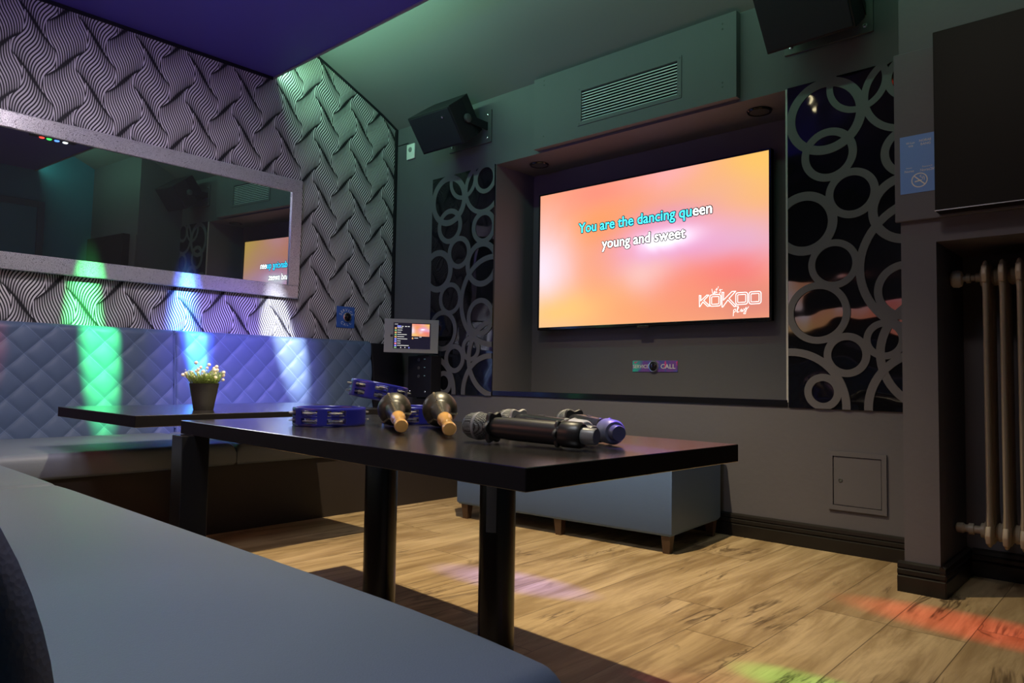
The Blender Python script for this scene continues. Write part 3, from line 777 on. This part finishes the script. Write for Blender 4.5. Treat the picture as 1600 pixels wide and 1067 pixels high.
# ---- bench along the wallpaper wall
bl = thing('banquette_bench', 'blue quilted bench along the wave wallpaper wall under the mirror', 'bench', (0, -1.6, 0), group='quilted banquette benches')
bo = (0, -1.6, 0)
S_Y = -1.506
for i, (y0, y1, oyw) in enumerate(((-2.925, S_Y, -1.968), (S_Y+.004, -.265, -1.199))):
    ozw = .826 if i == 0 else .791
    bm = quilted(y1-y0, BH, .165-.0, .085, QP, QZ, oyw-y0, ozw-(ZS-.02))
    place(bm, basis((0, 1, 0), (1, 0, 0), (0, 0, 1), (0.0, y0, ZS-.02)))
    bmesh.ops.recalc_face_normals(bm, faces=bm.faces)
    for v in bm.verts: v.co.x = max(v.co.x, .002)
    o = obj('backrest', loc(bm, bo), qmat('quilted_leather_%d' % i, 'Y', oyw+1.6, ozw), bl, 80)
    # piping where the two backrests meet
bm = bmesh.new(); tube(bm, [(.166, S_Y+.002, ZS+.02), (.148, S_Y+.002, ZS+.2), (.130, S_Y+.002, ZS+.4), (.118, S_Y+.002, ZS+.495)], .0045)
obj('piping', loc(bm, bo), LEATHER, bl, 60)
obj('seat_cushion', loc(cushion(.14, .905, -2.925, -1.548, ZB0+.018, ZS+.004), bo), SEATL, bl, 60)
obj('seat_cushion', loc(cushion(.14, .905, -1.545, -.03, ZB0+.018, ZS+.004), bo), SEATL, bl, 60)
bm = bmesh.new(); box(bm, .01, .8797, -2.925, -.01, 0, ZB0+.02)
obj('base', loc(bm, bo), KICK, bl)
bm = prism([(.004, .892), (.122, .892), (.150, .70), (.172, ZS+.0), (.172, ZS), (.004, ZS)], 'Y', -.262, -.02, .004)
obj('end_panel', loc(bm, bo), BLACKM, bl)
# ---- bench along the near wall
bn = thing('banquette_bench', 'blue-grey leather bench filling the foreground, quilted back at the left edge', 'bench', (2.0, -2.8, 0), group='quilted banquette benches')
no = (2.0, -2.8, 0)
SY = -2.4448
obj('seat_cushion', loc(cushion(.912, 1.690, -3.05, SY, ZB0+.0, ZS+.004), no), SEATL, bn, 60)
obj('seat_cushion', loc(cushion(1.693, 3.425, -3.05, SY, ZB0-.03, ZS+.006, .028, .010, endsag=.010), no), SEATL, bn, 60)
obj('base', loc(B(.92, 3.36, -3.06, SY+.05-.09, 0, ZB0-.03), no), KICK, bn)
bm = bmesh.new(); tube(bm, [(3.4245, -3.04+.565*k/24, ZS-.030) for k in range(25)], .0025, 6); obj('piping', loc(bm, no), LEATHER, bn, 60)
bm = bmesh.new()
for k in range(80):
    y = -3.03+.58*k/80; tube(bm, [(3.4262, y, ZS-.046), (3.4262, y+.0045, ZS-.046)], .0008, 5)
obj('stitching', loc(bm, no), mat('pale_thread', (.45, .45, .42), .6), bn)
# quilted back with its near end beside the camera
x0, x1 = .17, 3.64
bm = quilted(x1-x0, BH, .187, .22, QP, QZ, 3.50-x0, .52-(ZS-.02), bulge=.018, step=.012, end_r=.015)
place(bm, basis((1, 0, 0), (0, 1, 0), (0, 0, 1), (x0, -3.165, ZS-.02)))
bmesh.ops.recalc_face_normals(bm, faces=bm.faces)
obj('backrest', loc(bm, no), qmat('quilted_leather_near', 'X', 3.50-2.0, .52), bn, 80)
obj('back_base', loc(B(.2, 3.62, -3.165, -3.052, 0, ZS-.02), no), KICK, bn)

# ================================================================== TABLES
TT = .5483
tb = thing('lounge_table', 'long black oak-grain table with microphones, maracas and tambourines on it', 'table', (3.184, -2.248, 0), (0, 0, -.0503))
TL, TWd = 1.387, .664
EDGE = mat('black_edge_band', (.008, .007, .008), .5, spec=.15)
def tabletop(x0, x1, y0, y1, par):
    o = obj('tabletop', B(x0, x1, y0, y1, TT-.0378, TT, .0012, 1), TABLE, par, mats=[TABLE, EDGE])
    for f in o.data.polygons:
        if abs(f.normal.z) < .5: f.material_index = 1
    return o
tabletop(-TL, 0, 0, TWd, tb)
def tloc(x, y):   # world -> table local
    d = Vector((x-3.184, y+2.248)); c, s = math.cos(.0503), math.sin(.0503); return (c*d.x-s*d.y, s*d.x+c*d.y)
LEGM = mat('black_powder_coat', (.012, .012, .014), .25)
for k, (x, y) in enumerate(((2.455, -1.960), (2.810, -1.913))):
    lx, ly = tloc(x, y)
    lg = obj('leg', Lt([(.040, 0.006), (.040, TT-.038)], (lx, ly, 0), (0, 0, 1), 40), LEGM, tb, 40)
    obj('floor_plate', Lt([(.085, 0), (.085, .005), (.082, .006)], (lx, ly, 0), (0, 0, 1), 40), LEGM, lg, 40)
    if k == 1:
        b = bmesh.new()
        d = Vector((CAM.x-x, CAM.y-y, 0)).normalized()
        ang = math.atan2(d.y, d.x)+.0503-.35
        pts = []
        for q in (-.22, -.11, 0, .11, .22):
            pts.append((lx+.0412*math.cos(ang+q*1.3), ly+.0412*math.sin(ang+q*1.3)))
        for (a, c_) in zip(pts, pts[1:]):
            b.faces.new([b.verts.new(v) for v in ((a[0], a[1], .352), (c_[0], c_[1], .352), (c_[0], c_[1], TT-.039), (a[0], a[1], TT-.039))])
        obj('fixing_tab', b, mat('worn_metal', (.20, .20, .22), .5, metal=.2), lg)
lx, ly = tloc(1.860, -2.175)
obj('leg', B(lx-.038, lx+.038, ly-.038, ly+.038, 0, TT-.038, .002), LEGM, tb)

t2 = thing('lounge_table', 'black table with the potted flowers, between the quilted bench and the larger table', 'table', (1.505, -2.195, 0))
tabletop(-.760, 0, 0, 1.02, t2)
lg2 = obj('leg', Lt([(.030, 0.006), (.030, TT-.038)], (-.505, .445, 0), (0, 0, 1), 32), LEGM, t2, 40)
obj('floor_plate', Lt([(.07, 0), (.07, .006)], (-.505, .445, 0), (0, 0, 1), 40), LEGM, lg2, 40)

# ================================================================== OTTOMAN
ot = thing('ottoman_bench', 'long backless blue leather bench with short wooden legs against the television wall', 'bench', (2.456, -.545, 0), (0, 0, .075))
bm = cushion(-1.13, 0, 0, .49, .070, .412, .022, .006)
obj('upholstered_body', bm, OTTL, ot, 60)
for x in (-1.09, -.545, -.03):
    for y in (.03, .455):
        b = bmesh.new(); vs = []
        for z, s in ((0, .014), (.085, .021)):
            vs.append([b.verts.new((x+dx*s, y+dy*s, z)) for dx, dy in ((-1, -1), (1, -1), (1, 1), (-1, 1))])
        for k in range(4): b.faces.new((vs[0][k], vs[0][(k+1) % 4], vs[1][(k+1) % 4], vs[1][k]))
        b.faces.new(vs[0][::-1]); b.faces.new(vs[1]); obj('leg', b, DWOOD, ot)

# ================================================================== TABLET KIOSK + AUDIO BOX
tc_ = Vector((.442, -.2, .931)); nrm = (CAM-tc_); nrm.z *= .6; nrm.normalize()
xr = Vector((0, 0, 1)).cross(nrm).normalized(); yu = nrm.cross(xr)
a = -.012; xr2 = xr*math.cos(a)+yu*math.sin(a); yu2 = -xr*math.sin(a)+yu*math.cos(a)
TM = basis(xr2, yu2, nrm, (0, 0, 0))
tk = thing('tablet_kiosk', 'small tablet in a grey enclosure showing a song list, beside the room corner', 'tablet', tc_)
obj('enclosure', place(B(-.1665, .1665, -.104, .104, -.018, .0, .003), TM), GREYM, tk)
ts = obj('screen', place(B(-.111, .117, -.079, .081, -.002, .0008), TM), mat('tablet_screen', (.006, .006, .01), .1, emit=(.012, .010, .022), es=1), tk)
def flat(u0, u1, v0, v1, m, name, h=.0014):
    b = bmesh.new(); b.faces.new([b.verts.new(p) for p in ((u0, v0, h), (u1, v0, h), (u1, v1, h), (u0, v1, h))]); return obj(name, place(b, TM), m, ts)
b = bmesh.new()
tv2 = blob_screen('tablet_picture', 0, .108, 0, .076, .9)
pv = obj('video_preview', B(0, .108, 0, .076, 0, .0004), tv2, ts)
# material reads x and z, so the preview is modelled upright and turned into the tablet plane
for v in pv.data.vertices: v.co = Vector((v.co.x, -v.co.z*0, v.co.y))
pv.matrix_local = basis(xr2, -nrm, yu2, xr2*.002+yu2*-.0+nrm*.0016)
TXT = mat('ui_white', (.5, .5, .5), .5, emit=(.62, .62, .60), es=.8); UIB = mat('ui_blue', (.2, .2, .6), .5, emit=(.25, .28, .95), es=.9); UIO = mat('ui_orange', (.5, .3, .1), .5, emit=(.8, .42, .15), es=.8)
UIP = mat('ui_pink', (.5, .2, .3), .5, emit=(.95, .25, .40), es=.8); UIG = mat('ui_green', (.2, .5, .2), .5, emit=(.25, .5, .22), es=.7)
flat(-.088, -.065, .055, .063, UIB, 'menu_button')
for k, wd in enumerate((.032, .030, .024, .058, .042, .062, .021, .021, .072)):
    v = .047-.0135*k; flat(-.103, -.091, v-.0045, v+.0045, (UIO, UIG, UIO, UIG, UIO, UIB, UIB, UIP, UIB)[k], 'thumbnail')
    flat(-.087, -.087+wd, v, v+.004, TXT, 'list_text')
for u in (-.062, -.041, -.024): flat(u, u+.012, .056, .061, TXT, 'list_text')
for u in (-.066, -.040): flat(u, u+.005, -.075, -.068, TXT, 'menu_button')
for a_ in ((.018, .041, -.013, -.009), (.048, .062, -.006, -.002), (-.104, -.084, .070, .073)): flat(*a_, TXT, 'list_text')
flat(-.016, -.010, -.076, -.068, UIB, 'menu_button'); flat(-.104, -.090, -.076, -.069, UIG, 'menu_button'); flat(.003, .012, -.018, -.008, UIO, 'thumbnail')
obj('lock', place(Lt([(.008, 0), (.008, .002)], (-.121, 0, 0), (0, 0, 1), 16), TM), BLACKM, tk)
b = bmesh.new(); q = Vector((.345, 0, .93))-tc_; tube(b, [tuple(nrm*-.018), tuple(nrm*-.07), (q.x, q.y-.002, q.z)], .014, 12); obj('wall_arm', b, BLACKM, tk, 40)
obj('wall_plate', loc(B(.305, .383, -.012, 0, .87, .99, .002), tc_), BLACKM, tk)

ab = thing('audio_box', 'black wall-mounted audio connection box under the tablet', 'audio equipment', (.405, 0, .70))
bo_ = (.405, 0, .70)
obj('case', loc(B(.294, .516, -.10, -.014, .552, .812, .003), bo_), BLACKM, ab)
obj('back_plate', loc(B(.285, .386, -.0145, 0, .54, .82), bo_), BLACKM, ab)
for k in range(3):
    z = .792-.052*k
    obj('socket', loc(Lt([(.010, 0), (.010, .004), (.006, .005), (.006, .002)], (.401, -.10, z-.004), (0, -1, 0), 16), bo_), DARKG, ab, 40)
    obj('status_light', loc(B(.450, .462, -.1015, -.10, z-.002, z+.002), bo_), mat('faint_lamp', (.3, .5, .5), .4, emit=(.05, .12, .12), es=.5), ab)
for x in (.315, .464):
    obj('screw', loc(Lt([(.007, 0), (.007, .002), (.004, .005)], (x, -.10, .588), (0, -1, 0), 14), bo_), SILVER, ab, 30)

# ================================================================== POTTED FLOWERS
pf = thing('potted_plant', 'dark pot of small pale pink button flowers on the farther table', 'plant', (1.233, -1.853, TT))
s = .052/.052
obj('pot', Lt([(.034, 0), (.036, .003), (.040, .030), (.046, .062), (.0515, .094), (.0535, .0985), (.0505, .0985), (.048, .090)], (0, 0, 0), (0, 0, 1), 48, True), mat('charcoal_pot', (.028, .025, .022), .55, mottled=.4), pf, 40)
obj('soil', Lt([(.0485, .088), (.0005, .090)], (0, 0, 0), (0, 0, 1), 30), mat('soil', (.03, .02, .012), .9), pf)
rnd = random.Random(3)
fo = bmesh.new(); FL = mat('flower_pink', (.92, .78, .70), .7, bumpy=(400, .5, .002))
tips = []
for k in range(330):
    a = rnd.uniform(0, 2*PI); r = .040*math.sqrt(rnd.random()); b0 = Vector((r*math.cos(a), r*math.sin(a), .088))
    out = .4+r*14; L = rnd.uniform(.026, .064)
    d = Vector((math.cos(a)*out*.7*rnd.uniform(.6, 1.2), math.sin(a)*out*.7*rnd.uniform(.6, 1.2), 1)).normalized()
    tip = b0+d*L
    tube(fo, [b0, b0+d*L*.5, tip], .0006, 4)
    for q in range(9):
        p = b0+d*L*(.15+.85*q/8); la = rnd.uniform(0, 2*PI); ld = Vector((math.cos(la), math.sin(la), rnd.uniform(-.1, .9))).normalized()*rnd.uniform(.006, .011)
        side = ld.cross(Vector((0, 0, 1))).normalized()*.0024
        fo.faces.new([fo.verts.new(v) for v in (p, p+ld*.5+side, p+ld, p+ld*.5-side)])
obj('foliage', fo, mat('leaf_green', (.50, .62, .20), .55), pf)
C3 = R.copy()
cams = [(-.095+.003, .131), (.0-.024, .177), (.020, .170), (.041, .163), (.052, .163), (.070, .142), (-.018, .152), (-.036, .146), (-.048, .141), (-.062, .137), (.003, .145), (.024, .150), (.036, .151), (.060, .130), (.063, .114), (-.062, .126), (-.030, .122), (-.012, .138), (.009, .130), (.031, .131), (.034, .138), (-.044, .130), (-.02, .160), (.014, .158), (.029, .157), (-.052, .120), (.046, .122), (.0, .119), (.048, .150), (-.008, .129)]
for (u, zz) in cams:
    dpt = rnd.uniform(-.03, .03); p = Vector((R.x*u-F.x*dpt, R.y*u-F.y*dpt, zz-.002))
    b = bmesh.new(); bmesh.ops.create_icosphere(b, subdivisions=2, radius=rnd.uniform(.0058, .0074), matrix=Matrix.Translation(p)); fl = obj('flower', b, FL, pf, 60)
    b = bmesh.new(); tube(b, [tuple(p-Vector((0, 0, .004))), tuple(Vector((p.x*.6, p.y*.6, .095+(p.z-.095)*.45))), (p.x*.35, p.y*.35, .092)], .0006, 4); obj('stem', b, bpy.data.materials['leaf_green'], fl)

# ================================================================== TAMBOURINES
TBL = mat('tambourine_blue', (.02, .022, .26), .28, coat=.3); TSL = mat('slot_dark', (.004, .004, .02), .6)
TG = mat('stripe_green', (.02, .45, .12), .4); TR_ = mat('stripe_red', (.55, .02, .08), .4)
def tambourine(label, loc_, rot, rad, hgt, a0=0):
    t = thing('tambourine', label, 'tambourine', loc_, rot, group='blue tambourines')
    n = 96; th = .012
    jin = [a0+k*2*PI/8 for k in range(8) if k != 1]; hw = .25
    def slot(a, z):
        for j in jin:
            d = (a-j+PI) % (2*PI)-PI
            if abs(d) < hw: return True
        return False
    bm = bmesh.new()
    zs = [0, .003, hgt*.14, hgt*.44, hgt*.56, hgt*.86, hgt-.003, hgt]
    def ring(z, edge): 
        o = .002 if edge else 0
        return ([bm.verts.new(((rad-o)*math.cos(2*PI*k/n), (rad-o)*math.sin(2*PI*k/n), z)) for k in range(n)],
                [bm.verts.new(((rad-th+o)*math.cos(2*PI*k/n), (rad-th+o)*math.sin(2*PI*k/n), z)) for k in range(n)])
    L = [ring(z, i in (0, len(zs)-1)) for i, z in enumerate(zs)]
    for i in range(len(zs)-1):
        sl = i in (2, 4)
        for k in range(n):
            j = (k+1) % n; am = 2*PI*(k+.5)/n
            (oa, ia), (ob, ib) = L[i], L[i+1]
            if sl and slot(am, 0):
                if not slot(2*PI*(k-.5)/n, 0): bm.faces.new((oa[k], ob[k], ib[k], ia[k]))
                if not slot(2*PI*(k+1.5)/n, 0): bm.faces.new((oa[j], ia[j], ib[j], ob[j]))
                bm.faces.new((oa[k], ia[k], ia[j], oa[j])); bm.faces.new((ob[k], ob[j], ib[j], ib[k]))
            else:
                bm.faces.new((oa[k], oa[j], ob[j], ob[k])); bm.faces.new((ia[k], ib[k], ib[j], ia[j]))
    for k in range(n):
        j = (k+1) % n; bm.faces.new((L[0][0][k], L[0][1][k], L[0][1][j], L[0][0][j])); bm.faces.new((L[-1][0][k], L[-1][0][j], L[-1][1][j], L[-1][1][k]))
    bmesh.ops.recalc_face_normals(bm, faces=bm.faces)
    obj('hoop', bm, TBL, t, 40)
    for j in jin:
        for z in (hgt*.29, hgt*.71):
            b = bmesh.new(); c = ((rad-.0085)*math.cos(j), (rad-.0085)*math.sin(j), z)
            for dz, s_ in ((.0012, 1), (-.0012, -1)):
                lathe(b, [(.0195, 0), (.0165, .0010*s_), (.009, .0014*s_), (.006, .0034*s_), (.0005, .0040*s_)], (c[0], c[1], c[2]+dz), (0, 0, 1), 16)
            bmesh.ops.recalc_face_normals(b, faces=b.faces)
            obj('jingle_pair', b, CHROME, t, 40)
    return t
r1 = .098; hg = .049
ta = tambourine('blue tambourine lying flat at the near left end of the instruments on the table', (2.198, -1.945, TT+.0005), (0, 0, .2), r1, hg, -.777+.17)
tb3 = tambourine('blue tambourine lying flat farthest back, half hidden behind both maracas', (2.262, -1.690, TT+.0005), (0, 0, .5), r1, hg, .2)
tb2 = tambourine('blue tambourine tilted on top of the other two, behind the left maraca', (2.205, -1.79, TT+hg+.0175), (-.05, .17, .9), r1*.85, hg, .1)
for (par, z) in ((ta, 0), (tb2, 0)):
    for off, m in ((0, TG), (.085, TR_)):
        b = bmesh.new(); rr_ = r1 if par is ta else r1*.85
        base = -2.05-par.rotation_euler.z+off
        vs = [((rr_+.0006)*math.cos(base+q), (rr_+.0006)*math.sin(base+q)) for q in (0, .022)]
        b.faces.new([b.verts.new(v) for v in ((*vs[0], .002), (*vs[1], .002), (*vs[1], hg-.002), (*vs[0], hg-.002))])
        obj('stripe', b, m, par)

# ================================================================== MARACAS
MLE = mat('maraca_leather', (.022, .019, .013), .40, spec=.6, bumpy=(60, .08, .003)); MWD = mat('maraca_wood', (.60, .33, .10), .24, coat=.4, mottled=.15); THR = mat('thread', (.40, .34, .22), .7)
def maraca(label, c, tip, r):
    c = Vector(c); tip = Vector(tip); t = thing('maraca', label, 'maraca', c, group='leather maracas')
    d = (tip-c); L = d.length; d.normalize()
    prof = []
    for k in range(25):
        a = PI*k/24*.80; prof.append((max(.0004, r*math.sin(a)), -r*math.cos(a)))
    rl, hl = prof[-1]
    nk = L*.54-hl
    for k in range(1, 13):
        q = k/12; prof.append((rl+(.0150-rl)*(1-(1-q)**1.9), hl+nk*q))
    he = prof[-1][1]
    b = Lt(prof, (0, 0, 0), d, 48); obj('head', b, MLE, t, 70)
    hp = [(.0150, he-.004), (.0180, he), (.0190, he+.010), (.0165, he+.024), (.0128, he+.042), (.0135, he+(L-he)*.62), (.0158, L-.020), (.0164, L-.008), (.0138, L-.001), (.006, L)]
    ob = Lt(hp, (0, 0, 0), d, 32); obj('handle', ob, MWD, t, 60)
    x, y, dd = frame_m(d)
    b = bmesh.new()
    for ang in (1.95, 4.0, 6.05):
        e = x*math.cos(ang)+y*math.sin(ang); nn = dd.cross(e)
        for k in range(30):
            q = k/29; i = q*(len(prof)-3)+1; i0 = int(i); fr_ = i-i0; rr2 = prof[i0][0]*(1-fr_)+prof[min(i0+1, len(prof)-1)][0]*fr_; hh = prof[i0][1]*(1-fr_)+prof[min(i0+1, len(prof)-1)][1]*fr_
            p = e*(rr2+.0008)+dd*hh
            tube(b, [tuple(p-nn*.0026+dd*.001), tuple(p+e*.0006), tuple(p+nn*.0026-dd*.001)], .00075, 5)
    obj('stitching', b, THR, t)
    return t
maraca('black leather maraca with wooden handle, the left one of the pair', (2.352, -1.842, TT+.0470), (2.600, -2.018, TT+.0215), .0455)
maraca('black leather maraca with wooden handle, the right one, beside the microphones', (2.450, -1.765, TT+.0490), (2.735, -1.992, TT+.0215), .0475)

# ================================================================== MICROPHONES
MESHM = mat('mic_mesh', (.05, .055, .055), .4, metal=.3)
nt, bs = bsdf(MESHM); xx_, yy_, zz_, tcn = coords(nt)
vn = nt.nodes.new('ShaderNodeTexVoronoi'); vn.inputs['Scale'].default_value = 330; vn.inputs['Randomness'].default_value = 0; nt.links.new(tcn.outputs['Object'], vn.inputs['Vector'])
hh = N(nt, vn.outputs['Distance']); bump(nt, hh, .9, .002, bs); cc = mixc(nt, hh.step(.2, .55), (.26, .28, .27), (.012, .013, .013)); nt.links.new(cc.s, bs.inputs['Base Color'])
def hexring(b, c, d, r, w_, lob=6, amp=.10):
    x, y, dd = frame_m(d); n = 48; L = []
    for h, s in ((-w_/2, .94), (-w_/4, 1), (w_/4, 1), (w_/2, .94)):
        L.append([b.verts.new(Vector(c)+dd*h+(x*math.cos(2*PI*k/n)+y*math.sin(2*PI*k/n))*r*s*(1+amp*math.cos(lob*2*PI*k/n))) for k in range(n)])
    for a, e in zip(L, L[1:]):
        for k in range(n): b.faces.new((a[k], a[(k+1) % n], e[(k+1) % n], e[k]))
    b.faces.new(L[0][::-1]); b.faces.new(L[-1])
def mic(label, ring, end, bodym, ringm, capm, lead=.045, sc_=1.0, headm=None):
    ring, end = Vector(ring), Vector(end); d = (end-ring); L = d.length; d.normalize()
    t = thing('microphone', label, 'microphone', ring, group='wireless microphones on the table')
    s_ = sc_
    hr = .0285*s_
    prof = [(.0005, -.072*s_), (.014*s_, -.071*s_), (.022*s_, -.067*s_), (.0265*s_, -.058*s_), (hr, -.045*s_), (hr, -.030*s_), (.026*s_, -.012*s_), (.020*s_, -.002*s_)]
    obj('head_grille', Lt(prof, (0, 0, 0), d, 40), headm or MESHM, t, 60)
    obj('head_band', Lt([(hr+.0004, -.040*s_), (hr+.0012, -.039*s_), (hr+.0012, -.034*s_), (hr+.0004, -.033*s_)], (0, 0, 0), d, 40), GREYM, t, 40)
    b = bmesh.new(); hexring(b, (0, 0, 0), d, .0315*s_, .0095*s_, 6, .13); obj('anti_roll_ring', b, ringm, t, 35)
    Lb = L-lead*s_
    obj('body', Lt([(.0205*s_, 0), (.0215*s_, .012), (.0235*s_, .05), (.0235*s_, Lb*.85), (.0220*s_, Lb)], (0, 0, 0), d, 36), bodym, t, 50)
    b = bmesh.new(); hexring(b, d*(Lb-.035*s_), d, .0262*s_, .008*s_, 6, .12); obj('grip_band', b, ringm, t, 35)
    obj('end_sleeve', Lt([(.0240*s_, Lb-.030*s_), (.0258*s_, Lb-.026*s_), (.0258*s_, Lb+.010*s_), (.022*s_, Lb+.016*s_)], (0, 0, 0), d, 36), capm[0], t, 50)
    obj('end_cap', Lt([(.0165*s_, Lb+.010*s_), (.0165*s_, L-.004*s_), (.0150*s_, L)], (0, 0, 0), d, 36), capm[1], t, 50)
    x, y, dd = frame_m(d)
    b = B(-.010, .010, -.003, .003, -.001, .001, .0005)
    place(b, basis(dd, dd.cross(y), y, dd*.09+y*.0235*s_)); obj('switch', b, DARKG, t)
    return t
MB_ = mat('mic_body_black', (.014, .013, .012), .38); MB2 = mat('mic_body_dark', (.05, .05, .055), .25, metal=.5)
RBK = mat('rubber_dark', (.03, .028, .026), .5); RGR = mat('rubber_grey', (.36, .34, .31), .55); CAPG = mat('cap_grey', (.20, .20, .20), .35); RWH = mat('rubber_white', (.55, .55, .60), .5); BLU = mat('blue_plastic', (.08, .12, .75), .45)
zz = TT+.0335
mic('black wireless microphone nearest the table edge, lying full length', (2.867, -1.990, zz), (3.108, -1.958, zz-.006), MB_, RBK, (MB_, CAPG))
mic('wireless microphone with pale grey ring, lying in the middle behind the black one', (2.800, -1.838, zz), (3.060, -1.900, zz-.006), MB2, RGR, (RWH, CAPG), .04, 1.0)
mic('wireless microphone with dark lobed ring and end cap in violet light, farthest back', (2.875, -1.725, zz), (3.086, -1.850, zz-.006), MB2, RBK, (mat('cap_slate', (.15, .16, .22), .4), mat('cap_slate_dark', (.09, .09, .14), .35)), .035, 1.0)

# ================================================================== LED BAR AND SPOT ON THE CEILING (seen in mirror and gloss)
lb = thing('led_effect_bar', 'slim ceiling light bar with red, green, blue and white lenses, seen in the mirror', 'stage light', (BX, -1.27, 2.445))
obj('housing', B(-.035, .035, -.16, .16, -.045, 0, .004), BLACKM, lb)
for yv, c in ((YR, (1, .05, .03)), (YG, (.05, 1, .1)), (YB, (.1, .25, 1)), (YW, (1, 1, 1))):
    obj('lens', Lt([(.018, 0), (.018, .004), (.012, .008), (.0005, .0095)], (0, yv+1.27, -.045), (0, 0, -1), 20), mat('lens', c, .3, emit=c, es=5), lb, 60)
cs = thing('ceiling_spotlight', 'small round warm ceiling spotlight, seen only in the glossy ring panel', 'lamp', (2.30, -1.53, 2.445))
obj('rim', Lt([(.045, 0), (.045, -.006), (.036, -.008), (.034, -.002)], (0, 0, 0), (0, 0, 1), 32), SILVER, cs, 40)
obj('bulb', Lt([(.033, -.001), (.030, -.006), (.0005, -.008)], (0, 0, 0), (0, 0, 1), 24), mat('warm_bulb', (1, .9, .6), .4, emit=(1, .86, .5), es=25), cs, 60)
